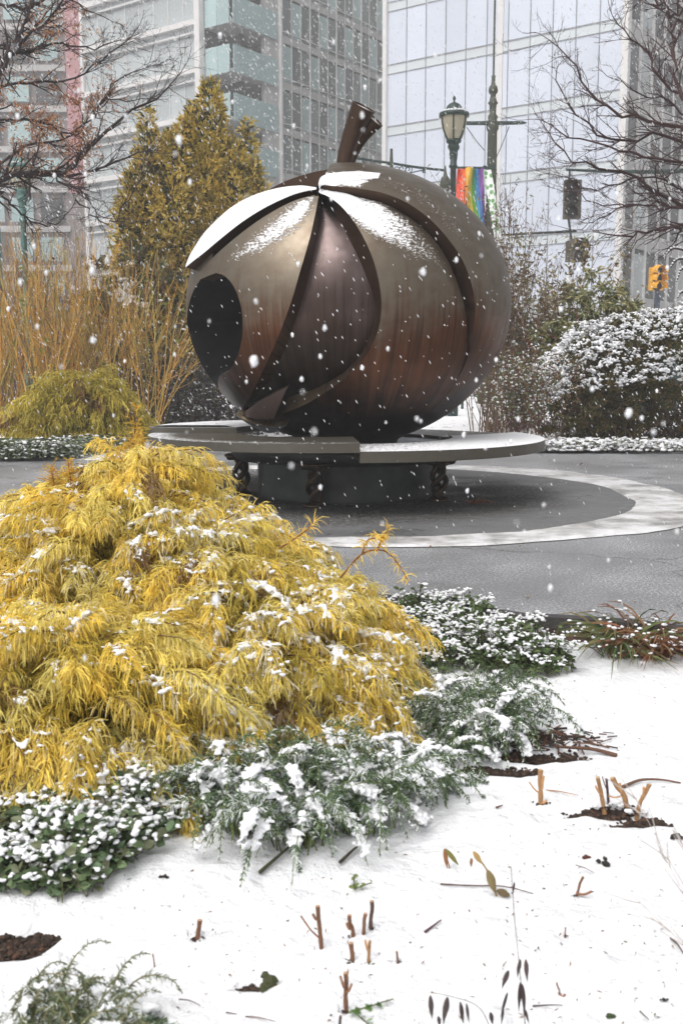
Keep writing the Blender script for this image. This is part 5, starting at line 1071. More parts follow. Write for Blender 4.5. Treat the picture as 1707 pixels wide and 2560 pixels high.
# feathery, snow-laden perennials
def feathery(name, label, cpts, rng, nf, L, cols, snow=.5, leafL=.02, cat='perennial', up=(.3, 1.1), wid=.0035, snr=.007, stemcol=(.13, .16, .06)):
    cpts = np.array(cpts, float); root = thing(name, cpts[0], label, cat); k = rng.integers(0, len(cpts), nf); K = 9; a = rng.uniform(0, 6.283, nf); d = unit(np.stack([np.cos(a), np.sin(a), rng.uniform(*up, nf)], 1)); pp = np.zeros((nf, K, 3)); pp[:, 0] = cpts[k] + np.stack([rng.normal(size=nf) * .03, rng.normal(size=nf) * .03, 0 * a - .01], 1); l = rng.uniform(.55, 1.15, nf)[:, None] * L
    for i in range(1, K): pp[:, i] = pp[:, i - 1] + d * l / (K - 1); d = unit(d + np.array([0, 0, -.20 - .05 * i]) + rng.normal(size=(nf, 3)) * .05); pp[:, i, 2] = np.maximum(pp[:, i, 2], bedz(pp[:, i, 0], pp[:, i, 1]) + .006)
    st = MB(); tubes(st, pp, .0022 * np.linspace(1.2, .5, K)[None], 3, np.array(stemcol)); part(st, 'stems', M['bark'], root)
    per = 90; n = nf * per; ci = np.repeat(np.arange(nf), per); t = rng.uniform(.18, 1, n) * (K - 1); i0 = np.minimum(t.astype(int), K - 2); w = (t - i0)[:, None]; s0 = pp[ci, i0] * (1 - w) + pp[ci, i0 + 1] * w; dr = unit(pp[ci, i0 + 1] - pp[ci, i0]); sd_ = rng.normal(size=(n, 3)); sd_ = unit(sd_ - (sd_ * dr).sum(1)[:, None] * dr)
    d = unit(sd_ + dr * .6); LL = rng.uniform(.6, 1.2, n)[:, None] * leafL * np.sin(np.clip(t / (K - 1), 0, 1) * 2.6 + .3)[:, None]; c = colmix(rng, n, cols); pick = rng.uniform(0, 1, nf) < snow; fz = pick[ci] & (rng.uniform(0, 1, n) < .5) | (rng.uniform(0, 1, n) < .08); c[fz] = np.array((.82, .85, .84)); mb = MB(); ribbons(mb, np.stack([s0, s0 + d * LL * .5, s0 + unit(d + np.array([0, 0, -.3])) * LL], 1), wid * np.array([.8, 1, .3])[None], rng=rng, colends=(c, c)); part(mb, 'foliage', M['leaf'], root)
    pick = np.where(pick & (rng.uniform(0, 1, nf) < .55))[0]; sn = MB()
    for f in pick:
        m = int(rng.integers(26, 80)); t0, t1 = sorted(rng.uniform(.15, 1, 2)); t1 = max(t1, t0 + .25); t = np.clip(rng.uniform(t0, t1, m), 0, .99) * (K - 1); i0 = np.minimum(t.astype(int), K - 2); w = (t - i0)[:, None]; q = pp[f, i0] * (1 - w) + pp[f, i0 + 1] * w + rng.normal(size=(m, 3)) * np.array([.006, .006, .002]) * leafL / .02 + np.array([0, 0, .006]); 
        blobs(sn, q, rng.uniform(.5, 1.3, m)[:, None] * snr * np.stack([rng.uniform(.9, 1.6, m), rng.uniform(.9, 1.3, m), rng.uniform(.6, .9, m)], 1), rng, .25)
    melt(part(sn, 'snow', M['snow'], root, smooth=True), snr * .45); return root, pp
GRN = [(.09, .15, .075), (.13, .20, .10), (.06, .10, .05), (.18, .23, .13)]
R = np.random.default_rng(61)
feathery('yarrow_plant', 'big feathery green yarrow with ropes of snow below the golden cypress', [bedpt(610, 2080) , bedpt(750, 2110), bedpt(880, 2080), bedpt(700, 2040), bedpt(830, 2000), bedpt(560, 2050), bedpt(950, 2030)], R, 330, .36, GRN, .6, .026, up=(1.8, 4.5), snr=.0068)
feathery('yarrow_plant', 'feathery green yarrow arching right beside exposed brown mulch', [bedpt(1180, 1860), bedpt(1280, 1850), bedpt(1230, 1800), bedpt(1120, 1830)], R, 210, .31, GRN, .5, .024, up=(1.8, 4.5), snr=.0068)
feathery('yarrow_plant', 'low loose yarrow between the two larger feathery plants', [bedpt(1060, 1960), bedpt(1000, 1930), bedpt(1100, 1900)], R, 120, .22, GRN, .6, .02, up=(.8, 2.2), snr=.0065)
feathery('feathery_plant', 'soft blurred feathery plant at the bottom left corner', [bedpt(60, 2600), bedpt(170, 2570), bedpt(230, 2640), bedpt(130, 2660)], R, 95, .20, [(.16, .20, .10), (.22, .26, .14), (.10, .14, .07)], .16, .016, up=(2, 5), wid=.0022, snr=.004, stemcol=(.2, .18, .09))
feathery('feathery_plant', 'low dark feathery sprig at the bottom edge right of the corner plant', [bedpt(320, 2610)], R, 24, .12, GRN, .35, .016, up=(.6, 1.6), wid=.003)

def catmint(name, label, spots, rng, n, L, W, cols, snow, height=.1, snr=.02, cat='perennial'):
    """broad-leaved low plant: stems with opposite leaves, snow heaped on top"""
    root = thing(name, spots[0][0], label, cat); lf = MB(); st = MB(); sn = MB(); c = np.array([s[0] for s in spots]); r = np.array([s[1] for s in spots]); k = rng.integers(0, len(c), n); a = rng.uniform(0, 6.283, n); q = np.sqrt(rng.uniform(0, 1, n)) * r[k]; b0 = c[k] + np.stack([np.cos(a) * q, np.sin(a) * q, 0 * a], 1); b0[:, 2] = bedz(b0[:, 0], b0[:, 1]); hh = height * rng.uniform(.5, 1.15, n) * (1 - .55 * (q / r[k]) ** 2)
    tip = b0 + np.stack([rng.normal(size=n) * .03, rng.normal(size=n) * .03, hh], 1); tubes(st, np.stack([b0, (b0 + tip) / 2, tip], 1), .0018, 3, np.array((.12, .12, .06))); part(st, 'stems', M['bark'], root)
    per = 9; ci = np.repeat(np.arange(n), per); t = rng.uniform(.25, 1.05, n * per)[:, None]; p = b0[ci] * (1 - t) + tip[ci] * t; aa = rng.uniform(0, 6.283, n * per); d = np.stack([np.cos(aa), np.sin(aa), rng.uniform(-.1, .7, n * per)], 1); round_leaves(lf, p, d, rng.uniform(.6, 1.2, n * per) * L, rng.uniform(.7, 1.2, n * per) * W, colmix(rng, n * per, cols), rng); part(lf, 'leaves', M['leaf'], root)
    m = rng.uniform(0, 1, n) < snow; tp_ = tip[m]; sub = 13; q = np.repeat(tp_, sub, 0) + rng.normal(size=(len(tp_) * sub, 3)) * np.array([.025, .025, .005]) + np.array([0, 0, .006]); mm = len(q); blobs(sn, q, rng.uniform(.4, 1.1, mm)[:, None] * snr * np.stack([rng.uniform(.8, 1.4, mm), rng.uniform(.8, 1.2, mm), rng.uniform(.4, .7, mm)], 1), rng, .25)
    if len(tp_): melt(part(sn, 'snow', M['snow'], root, smooth=True), snr * .26)
    return root
R = np.random.default_rng(71)
catmint('oregano_mound', 'small-leaved green mound thick with snow clumps against the kerb', [(bedpt(1080, 1640), .30), (bedpt(1200, 1650), .26), (bedpt(1310, 1670), .20), (bedpt(1060, 1580), .2), (bedpt(1150, 1590), .2)], R, 680, .030, .021, [(.10, .16, .06), (.15, .21, .08), (.08, .10, .05)], .42, .20, .0105)
catmint('sage_leaved_plant', 'broad grey-green leaved plant heaped with snow at the lower left', [(bedpt(90, 2125), .22), (bedpt(250, 2105), .17), (bedpt(30, 2080), .2), (bedpt(170, 2170), .14), (bedpt(335, 2065), .10), (bedpt(-40, 2150), .18)], R, 820, .034, .025, [(.14, .21, .11), (.19, .26, .13), (.10, .15, .07), (.22, .24, .14)], .36, .14, .0105)
catmint('green_seedling', 'tiny round-leaved green seedling at the bottom centre by a cut stem', [(bedpt(890, 2525), .012)], R, 3, .014, .012, [(.14, .25, .07)], 0, .02, .002)
catmint('small_weed', 'tiny yellow-green sprig on open snow below the big yarrow', [(bedpt(885, 2220), .01)], R, 3, .013, .008, [(.22, .28, .09)], 0, .03, .002)

# ------------------------------------------------------------------ cut stems, twigs and dead leaves in the snow
def stub(px, py, ytop, xtop, w, label, cols=((.20, .09, .05), (.42, .26, .14)), fork=(), mat='bark', name='cut_stem'):
    """base at (px,py) on the bed, top seen at (xtop, ytop)"""
    g = bedpt(px, py); Y = g[1]; k = FPX / (Y * math.cos(PITCH)); t = thing(name, g, label, 'cut stem', 'cut plant stems poking out of the snow')
    top = P(xtop, ytop, Y); r = w / 2 / FPX * Y; mb = MB(); rng = np.random.default_rng(int(px * 7 + py)); pts = [g - np.array([0, 0, .02]), g * .65 + top * .35 + rng.normal(size=3) * r * .4, g * .3 + top * .7 + rng.normal(size=3) * r * .4, top]
    tubes(mb, [spline(pts, 9)], np.array([r * 1.15, r, r * .95, r * 1.1, r * .92, r, r * .95, r, r * 1.08])[None], 7, np.array(cols[0]), cap=True); part(mb, 'stem', M['bark'], t)
    mb = MB(); blobs(mb, [top], np.array([[r * 1.02, r * 1.02, r * .5]]), rng, .12, ICO1, cols[1]); part(mb, 'cut_end', M['bark'], t)
    so = MB(); m = 16; qq = g + np.stack([rng.normal(size=m) * r * 1.7, rng.normal(size=m) * r * 1.2 - r * .3, np.full(m, .0)], 1); qq[:, 2] = bedz(qq[:, 0], qq[:, 1]) + .001; blobs(so, qq, rng.uniform(.25, .75, m) * r, rng, .35, ICO1, (.045, .032, .026)); part(so, 'soil', M['bark'], t, kind='stuff')
    so = MB(); m = 12; qq = g + np.stack([rng.normal(size=m) * r * 3.2, np.abs(rng.normal(size=m)) * r * 2 + r, np.full(m, .0)], 1); qq[:, 2] = bedz(qq[:, 0], qq[:, 1]); blobs(so, qq, rng.uniform(.6, 1.6, m) * r, rng, .2, ICO2); part(so, 'snow', M['snow'], t, smooth=True, kind='stuff')
    for (fx_, fy_, fw, tt) in fork:
        b = g * (1 - tt) + top * tt; e = P(fx_, fy_, Y - .01); mb = MB(); fr_ = fw / 2 / FPX * Y; tubes(mb, [spline([b, (b + e) / 2 + np.array([0, -.003, -.004]), e], 6)], fr_, 5, np.array(cols[0]) * 1.5, cap=True); part(mb, 'side_shoot', M['bark'], t)
TAN = ((.34, .19, .09), (.5, .36, .2)); BRN = ((.17, .085, .05), (.5, .32, .2))
stub(805, 2376, 2265, 794, 12, 'forked brown stub with a thin side shoot, tallest left of the centre group', BRN, [(752, 2290, 5, .25), (782, 2285, 8, .7)])
stub(881, 2345, 2288, 873, 11, 'short light-topped stub left of the tall dark stub', BRN, [(867, 2308, 8, .4)])
stub(906, 2338, 2284, 914, 10, 'flared stub between the short stub and the tall dark one', BRN)
stub(928, 2322, 2253, 929, 11, 'straight dark stub, rightmost at the back of the centre group', ((.10, .06, .045), (.5, .3, .18)))
stub(879, 2402, 2358, 877, 13, 'thick short stub in front of the flared stub', BRN)
stub(919, 2406, 2352, 924, 9, 'y-shaped pale stub right of the thick short one', TAN, [(913, 2350, 7, .5)])
stub(997, 2404, 2378, 991, 6, 'tiny stub alone right of the centre group', BRN)
stub(866, 2528, 2432, 864, 13, 'splintered three-pronged stub at the bottom centre', BRN, [(851, 2440, 7, .55), (879, 2460, 7, .5), (870, 2425, 5, .8)])
stub(850, 2572, 2540, 851, 8, 'dark stub cut off by the bottom edge', ((.06, .04, .035), (.2, .1, .07)))
stub(491, 2346, 2300, 500, 13, 'single leaning brown stub on open snow at left centre', BRN)
stub(388, 2420, 2385, 382, 4, 'thin curled brown sprig left of the splintered stub', BRN)
stub(1350, 2010, 1925, 1350, 13, 'tan double cane stub, left of the cane group', TAN, [(1358, 1940, 8, .3), (1322, 1955, 4, .3), (1366, 2000, 6, .05)])
stub(1511, 2018, 1944, 1493, 11, 'left tan cane of the cane group by bare soil', TAN, [(1488, 1965, 6, .4)])
stub(1522, 2010, 1947, 1515, 7, 'dark thin cane inside the cane group', ((.07, .04, .035), (.15, .08, .06)), [(1504, 1941, 3, .5)])
stub(1569, 2018, 1945, 1530, 14, 'broad tan cane in the middle of the cane group', TAN, [(1548, 1958, 7, .4), (1520, 1990, 4, .4)])
stub(1590, 2033, 1961, 1622, 11, 'tan cane leaning right, rightmost of the cane group', TAN, [(1608, 1968, 8, .5)])
stub(1435, 2240, 2192, 1457, 7, 'broken brown twig stub angled right on open snow', BRN, [(1478, 2228, 7, .15)])
stub(1398, 2486, 2456, 1391, 5, 'short dark spike at the lower right', BRN, [(1412, 2486, 6, .1)])
stub(1412, 2340, 2318, 1413, 4, 'tiny dark bud twig right of the tall dead stalk', BRN)

def stick(pts, w, label, col=(.09, .055, .045), cat='twig', group='fallen twigs lying on the snow', lift=.006, name='fallen_twig'):
    q = np.array([bedpt(*p) for p in pts]); q[:, 2] += lift; q[1:-1, 2] += .004; t = q[0].copy(); mb = MB(); r = w / 2 / FPX * q[0, 1]; s = spline(q, 14) if len(q) > 2 else spline(np.array([q[0], q.mean(0), q[1]]), 10)
    tubes(mb, [s], np.linspace(r, r * .5, len(s))[None], 6, np.array(col), cap=True); o = mb.build(name, M['bark'], smooth=True); tag(o, label, cat, group); return o
stick([(1540, 1893), (1480, 1880), (1420, 1876), (1385, 1870)], 13, 'thick brown root curving out right of the arching yarrow', (.12, .065, .045))
stick([(1555, 1972), (1600, 1958), (1650, 1957), (1700, 1962)], 9, 'brown root lying right of the cane group', (.15, .08, .055))
stick([(1365, 1980), (1400, 1987), (1445, 1993)], 4, 'thin tan cane lying right of the double cane stub', (.36, .2, .1))
stick([(1062, 2336), (1102, 2306)], 8, 'purplish slim twig lying alone right of the stub group', (.11, .06, .065))
stick([(1100, 2216), (1180, 2224), (1260, 2226), (1332, 2240)], 5, 'long dark twig under the wilted tan stalk', (.10, .06, .05))
stick([(448, 2505), (475, 2513), (502, 2521)], 4, 'short dark twig at the bottom left of centre', (.08, .05, .045))
stick([(565, 2538), (592, 2542)], 4, 'tiny dark twig near the bottom edge', (.08, .05, .045))
stick([(614, 2548), (648, 2556), (690, 2561)], 4, 'reddish twig at the bottom edge', (.14, .07, .06))
stick([(1240, 2024), (1255, 2018)], 6, 'brown chip twig below the arching yarrow', (.14, .07, .05))
stick([(1675, 2352), (1692, 2372), (1707, 2390)], 6, 'dark twig entering at the lower right edge', (.10, .06, .05))
stick([(1438, 2168), (1462, 2180), (1485, 2188)], 3, 'fine twig left of a dark clod at the right', (.12, .07, .06))
stick([(60, 2130), (130, 2165), (220, 2215)], 6, 'pale tan cane arching under the sage-leaved plant', (.46, .28, .14), lift=.05)
stick([(650, 2190), (700, 2150), (745, 2105)], 12, 'mossy dark stem lying under the big yarrow', (.07, .075, .04), lift=.01)
stick([(850, 2165), (880, 2140), (900, 2120)], 11, 'short dark root at the right foot of the big yarrow', (.06, .05, .035), lift=.01)
stick([(1120, 1960), (1148, 1928)], 5, 'short brown twig left of the arching yarrow', (.14, .07, .05), lift=.02)
stick([(1330, 2522), (1380, 2524), (1405, 2520)], 5, 'flat dark twig at the bottom right', (.07, .05, .045))
stick([(1598, 2535), (1620, 2556)], 5, 'dark crumb twig in the bottom right corner', (.07, .05, .045))
# clods
def clod(px, py, r, label, col=(.035, .03, .028), moss=False):
    g = bedpt(px, py); rr = r / FPX * g[1]; rng = np.random.default_rng(px); mb = MB(); n = 9; q = g + rng.normal(size=(n, 3)) * np.array([rr * .5, rr * .4, rr * .15]) + np.array([0, 0, rr * .2]); blobs(mb, q, rng.uniform(.3, .7, n) * rr, rng, .35, ICO2, col); o = mb.build('soil_clod', M['bark']); tag(o, label, 'clod', 'dark clods on the snow')
clod(668, 2462, 26, 'mossy dark clod on the snow left of the splintered stub', (.06, .065, .03)); clod(1510, 2160, 13, 'small black clod at the right, below the cane group'); clod(1463, 2146, 9, 'tiny dark clod left of the black clod', (.1, .04, .03)); clod(412, 2192, 8, 'tiny dark clod right of the sage-leaved plant'); clod(1690, 2095, 14, 'dark clod near the right edge below the cane group'); clod(1525, 2542, 10, 'dark green clod at the bottom right', (.05, .07, .03)); clod(1660, 2500, 7, 'small dark crumb near the bottom right corner')
# exposed soil: lumpy dark patches
for k, (c_, rx_, ry_) in enumerate(SOILSPOTS):
    rng = np.random.default_rng(100 + k); n = int(1400 * rx_ / .15); q = np.stack([c_[0] + rng.normal(size=n) * rx_ * .42, c_[1] + rng.normal(size=n) * ry_ * .42, np.zeros(n)], 1)
    q[:, 2] = bedz(q[:, 0], q[:, 1]) - .020 - .012 * np.abs(rng.normal(size=n)) + .014 * wave(q[:, 0], q[:, 1], 3, 30, 2); mb = MB(); c = colmix(rng, n, [(.035, .025, .02), (.06, .04, .03), (.10, .055, .035)], [.6, .3, .1])
    bv, bf = ICO1; blobs(mb, q, rng.uniform(.003, .009, n), rng, .35); mb.c[-1] = np.repeat(c, len(bv), 0); o = mb.build('soil_patch', M['bark']); tag(o, kind='stuff'); 
# wilted tan stalk
def wilt(px, py, pts, label, leafpts, col, w=5, name='wilted_stalk', zl=0):
    g = bedpt(px, py); Y = g[1]; t = thing(name, g, label, 'dead stalk'); q = np.array([P(a, b, Y) for a, b in pts]); q[0] = g - np.array([0, 0, .01]); mb = MB(); r = w / 2 / FPX * Y; tubes(mb, [spline(q, 20)], np.linspace(r, r * .6, 20)[None], 5, np.array(col) * .9); part(mb, 'stalk', M['bark'], t)
    for (a, b, c, d, lw, cc) in leafpts:
        p0, p1 = P(a, b, Y - .01), P(c, d, Y - .01); mb = MB(); n = 9; u_ = np.linspace(0, 1, n); ctr = p0[None] * (1 - u_[:, None]) + p1[None] * u_[:, None]; wd_ = lw / 2 / FPX * Y * np.sin(np.clip(u_ * .93 + .05, 0, 1) * math.pi) ** .8; ax = unit(np.cross(p1 - p0, [0, 1, .2])); tw = u_ * 1.1
        e = ax[None] * np.cos(tw)[:, None] + np.array([0, 1, 0])[None] * np.sin(tw)[:, None]; fold = np.array([0, -1, 0]) * (wd_ * .5)[:, None]
        V = np.stack([ctr - e * wd_[:, None], ctr + fold, ctr + e * wd_[:, None]], 1); i = np.arange(n - 1)[:, None] * 3; f = np.concatenate([np.concatenate([i, i + 1, i + 4, i + 3], 1), np.concatenate([i + 1, i + 2, i + 5, i + 4], 1)]); mb.add(V.reshape(-1, 3), f, np.array(cc)); part(mb, 'dead_leaf', M['leaf'], t, smooth=True)
    return t
DK = (.055, .035, .035)
wilt(1245, 2240, [(1245, 2240), (1232, 2215), (1222, 2185), (1205, 2158), (1182, 2130)], 'wilted tan stalk with curled pale leaf on open snow right of centre', [(1182, 2128, 1205, 2160, 16, (.45, .30, .12)), (1218, 2175, 1240, 2235, 26, (.26, .20, .09)), (1240, 2225, 1275, 2240, 22, (.16, .12, .06)), (1178, 2145, 1177, 2168, 11, (.3, .15, .07)), (1285, 2205, 1282, 2235, 7, DK)], (.38, .26, .11), 7)
wilt(1125, 2170, [(1125, 2170), (1120, 2155), (1112, 2135)], 'small curled brown and green leaf shoot left of the wilted tan stalk', [(1110, 2122, 1118, 2172, 14, (.34, .15, .06)), (1113, 2122, 1146, 2163, 14, (.22, .20, .06)), (1162, 2175, 1168, 2200, 8, DK)], (.3, .16, .07), 4)
wilt(1316, 2590, [(1316, 2590), (1306, 2500), (1296, 2400), (1285, 2290), (1277, 2174)], 'tall thin dead stalk with hanging dark leaves at lower right', [(1300, 2398, 1292, 2446, 15, (.09, .065, .06)), (1313, 2398, 1318, 2455, 16, (.09, .065, .06)), (1270, 2426, 1254, 2474, 20, (.08, .06, .055)), (1300, 2455, 1296, 2530, 15, DK), (1305, 2460, 1312, 2540, 14, DK), (1268, 2480, 1250, 2545, 12, DK), (1310, 2520, 1322, 2560, 9, DK), (1258, 2520, 1252, 2565, 9, DK)], (.10, .07, .06), 3.2)
wilt(1240, 2600, [(1240, 2600), (1200, 2522), (1130, 2492), (1080, 2482)], 'arching dead stem with dangling dark leaves at the bottom edge', [(1075, 2488, 1080, 2548, 17, (.085, .065, .06)), (1118, 2492, 1108, 2562, 22, (.08, .06, .055)), (1150, 2504, 1158, 2560, 14, DK), (1165, 2508, 1172, 2556, 10, DK), (1225, 2530, 1232, 2562, 14, DK), (1095, 2540, 1100, 2566, 12, DK)], (.12, .09, .07), 3)
# thin bare shoots at the right edge, near the camera
t = thing('bare_sapling', bedpt(1760, 2500), 'pale thin bare sapling twigs entering at the right edge', 'sapling'); st = []; rg = np.random.default_rng(5)
for (a, b, c, d) in ((1760, 2300, 1590, 1990), (1765, 2350, 1640, 2080), (1770, 2420, 1540, 2200), (1760, 2250, 1690, 2030)): 
    p0, p1 = P(a, b, 2.0), P(c, d, 2.1); grow(st, p0, p1 - p0, np.linalg.norm(p1 - p0), .0011, 1, rg, 0, (3, 6), .3, .5, .06)
mb = MB(); put_twigs(mb, st, (.40, .36, .34), 3, .1, rg); part(mb, 'twigs', M['bark'], t)
# pavement leaves
rng = np.random.default_rng(77)
for k, (x, y, s_, cc, lb_) in enumerate([(1200, 1255, 26, (.30, .10, .04), 'heap of rusty needles on the wet disc right of the drum'), (1075, 1365, 9, (.40, .13, .06), 'small orange leaf on the slush ring'), (1300, 1367, 10, (.38, .25, .12), 'tan leaf on the slush at right'), (1446, 1088, 12, (.22, .10, .05), 'curled brown leaf right of the bench end'), (1312, 1498, 14, (.42, .38, .3), 'pale flat leaf on the grey paving'), (1590, 1508, 8, (.3, .2, .12), 'tiny leaf at the right of the paving')]):
    g = G(x, y, .02) if y != 1088 else G(1446, 1165, .02); mb = MB(); n = 40 if k == 0 else 1; sz = s_ / FPX * g[1]
    p = g + rng.normal(size=(n, 3)) * np.array([sz * .6, sz * .6, .004]) if n > 5 else g + rng.normal(size=(n, 3)) * .006; leaves(mb, p + np.array([0, 0, .006]), rng.normal(size=(n, 3)) * np.array([1, 1, .15]), sz * (.6 if n > 5 else 1.2), sz * (.12 if n > 5 else .7), colmix(rng, n, [cc]), rng); o = mb.build('fallen_leaf' if k else 'needle_heap', M['leaf']); tag(o, lb_, 'leaf' if k else 'needles', 'fallen leaves on the paving' if k else None, 'stuff' if not k else None)
# litter specks on the bed (too small and many to count)
n = 620; px__ = rng.uniform(150, 1707, n); py__ = rng.uniform(2000, 2560, n); m = ~((px__ < 950) & (py__ < 2150)); px__ = np.where(rng.uniform(0, 1, n) < .4, rng.uniform(1250, 1707, n), px__); py__ = np.where(px__ > 1300, rng.uniform(1640, 2560, n), py__)
q = np.array([bedpt(a, b) for a, b, c in zip(px__, py__, m) if c]); mb = MB(); k = len(q); leaves(mb, q + np.array([0, 0, .002]), rng.normal(size=(k, 3)) * np.array([1, 1, .3]), rng.uniform(.004, .016, k), rng.uniform(.002, .005, k), colmix(rng, k, [(.08, .05, .04), (.2, .11, .07), (.12, .14, .07), (.3, .2, .13)]), rng); tag(mb.build('litter_specks', M['leaf']), kind='stuff')
# mulch at the foot of the arching yarrow
gm = bedpt(1330, 1850); n = 240; q = gm + np.stack([rng.normal(size=n) * .11, rng.normal(size=n) * .05, 0 * np.arange(n)], 1); q[:, 2] = bedz(q[:, 0], q[:, 1]) + .006; mb = MB(); d = rng.normal(size=(n, 3)) * np.array([1, .6, .12]); d = unit(d); L_ = rng.uniform(.02, .07, n)[:, None]; tubes(mb, np.stack([q, q + d * L_ * .5, q + d * L_], 1), rng.uniform(.0015, .004, (n, 1)), 4, colmix(rng, n, [(.07, .045, .035), (.04, .03, .025), (.14, .07, .045)])); tag(mb.build('mulch', M['bark']), kind='stuff')

# ------------------------------------------------------------------ bare trees
def limb_tree(name, label, limbs, Y, trunk, rng, col, leaf=None, r0=.05, maxlev=3, kids=(4, 7), K=6, shrink=.55, tw=.6):
    root = thing(name, (trunk[0][0], trunk[0][1], 0), label, 'tree'); mb = MB(); tubes(mb, [spline(trunk, 10)], np.linspace(.17, .10, 10)[None], 10, np.array(col)); part(mb, 'trunk', M['bark'], root, smooth=True); st = []
    for pts, w0, w1, dy in limbs:
        q = spline(np.array([P(a, b, Y + dy + (k * .12)) for k, (a, b) in enumerate(pts)]), 18); r = np.linspace(w0, w1, 18) / 2 / FPX * Y; q[1:-1] += rng.normal(size=(16, 3)) * .018
        for i in range(0, 15, 5): st.append((q[i:i + 6] if i + 6 <= 18 else q[-6:], r[i:i + 6] if i + 6 <= 18 else r[-6:], 9))
        st.append((q[-6:], r[-6:], 9)); Lt = np.linalg.norm(q[-1] - q[0]); seg = unit(np.gradient(q, axis=0))
        for s in range(int(14 + Lt * 8)):
            i = int(rng.uniform(2, 18)); i = min(i, 17); nd = unit(seg[i] + rng.normal(size=3) * np.array([.55, .5, .55])); grow(st, q[i], nd, rng.uniform(.35, 1.0) * tw, max(r[i] * .5, .003), maxlev - 1, rng, .02, kids, shrink, .9, .16, K)
        grow(st, q[-1], seg[-1], tw * .8, max(r[-1] * .9, .003), maxlev - 1, rng, .02, kids, shrink, .9, .16, K)
    mb = MB(); put_twigs(mb, st, col, 4, .2, rng); part(mb, 'branches', M['bark'], root)
    if leaf:
        tips = np.concatenate([s[0][3:] for s in st if s[2] < 2]); p2 = topx(tips); wgt = np.zeros(len(tips))
        for x, y, r, s in leaf['hot']: wgt += s * np.exp(-(((p2[:, 0] - x) / r) ** 2 + ((p2[:, 1] - y) / (r * .7)) ** 2))
        i = rng.choice(len(tips), leaf['n'], p=wgt / wgt.sum()); lf = MB(); n = leaf['n']; leaves(lf, tips[i] + rng.normal(size=(n, 3)) * .02, rng.normal(size=(n, 3)) + np.array([0, 0, -.8]), rng.uniform(.5, 1.2, n) * .055, rng.uniform(.5, 1.2, n) * .02, colmix(rng, n, [(.55, .27, .14), (.40, .19, .10), (.62, .36, .2)]), rng); part(lf, 'dead_leaves', M['leaf'], root)
    return root
YL = 12.5
limbs = [([(-120, 500), (0, 448), (110, 434), (175, 430), (260, 330), (330, 275), (400, 240), (445, 190)], 17, 3, 0), ([(-120, 520), (0, 445), (120, 436), (240, 425), (310, 395), (372, 378)], 12, 3, .2), ([(-100, 430), (0, 180), (40, 120), (110, 60), (190, -30)], 15, 5, -.3), ([(0, 180), (60, 60), (90, -20)], 11, 5, -.4), ([(-100, 300), (0, 215), (80, 205), (160, 200), (240, 165), (320, 100)], 9, 2.5, .3), ([(-100, 420), (0, 405), (80, 360), (150, 350), (230, 300), (290, 200), (365, 170)], 8, 2.5, .5), ([(-60, 100), (60, 130), (140, 105), (230, 120), (300, 100)], 8, 2.5, -.2), ([(130, 438), (200, 480), (250, 540)], 6, 2.5, .1), ([(0, 300), (90, 300), (180, 330), (260, 260), (340, 250)], 7, 2.5, .7), ([(0, 480), (60, 540), (130, 560), (180, 520)], 6, 2, .4), ([(-50, 0), (60, 20), (150, -10), (230, 30)], 9, 3, .3), ([(190, 500), (270, 560), (320, 500), (360, 440)], 4, 2, .8)]
limb_tree('bare_tree', 'bare dark-twigged tree with rusty dead leaves at the upper left', limbs, YL, np.array([[XP(-240, YL), YL + 1.4, 0], [XP(-235, YL), YL + 1.0, 1.2], [XP(-200, YL), YL, 2.4], [XP(-120, YL), YL, ZP(480, YL)]]), np.random.default_rng(81), (.055, .042, .042),
          dict(n=3000, hot=[(150, 290, 130, 1.0), (60, 290, 90, .9), (150, 60, 90, .4), (90, 360, 90, .5)]), tw=.52, maxlev=3, kids=(2, 6))
YR = 11.5
limbs = [([(1860, 400), (1707, 330), (1600, 290), (1520, 275), (1460, 215), (1420, 140), (1372, 100)], 13, 2.5, 0), ([(1860, 420), (1707, 355), (1640, 340), (1540, 355), (1450, 300), (1400, 220), (1390, 180)], 11, 2.5, .2), ([(1860, 450), (1707, 402), (1620, 390), (1540, 380), (1460, 350), (1400, 335), (1352, 300)], 10, 2.5, -.3), ([(1860, 600), (1707, 520), (1640, 480), (1580, 430), (1500, 420), (1420, 395), (1370, 330)], 14, 2.5, .3), ([(1860, 560), (1707, 567), (1620, 580), (1560, 590)], 12, 5, -.6), ([(1860, 300), (1707, 240), (1640, 190), (1620, 140), (1570, 90), (1530, 40)], 11, 2.5, .1), ([(1707, 250), (1690, 180), (1680, 100), (1700, -20)], 9, 4, -.2), ([(1860, 330), (1720, 300), (1670, 250), (1600, 235), (1540, 200)], 8, 2.5, .5), ([(1860, 500), (1707, 470), (1600, 440), (1520, 470), (1450, 470), (1400, 440)], 8, 2, .6), ([(1800, 520), (1650, 510), (1560, 515), (1480, 505), (1430, 480)], 7, 2, .4), ([(1700, 520), (1560, 515), (1500, 550), (1440, 575)], 6, 2, .2), ([(1707, 60), (1660, 20), (1600, -30)], 8, 4, .2)]
limb_tree('bare_tree', 'bare leafless tree with dark branches at the upper right', limbs, YR, np.array([[XP(2000, YR), YR + 2.2, 0], [XP(1995, YR), YR + 1.7, 1.2], [XP(1960, YR), YR, 2.2], [XP(1860, YR), YR, ZP(500, YR)]]), np.random.default_rng(82), (.07, .042, .042), None, tw=.46, maxlev=3, kids=(2, 5))
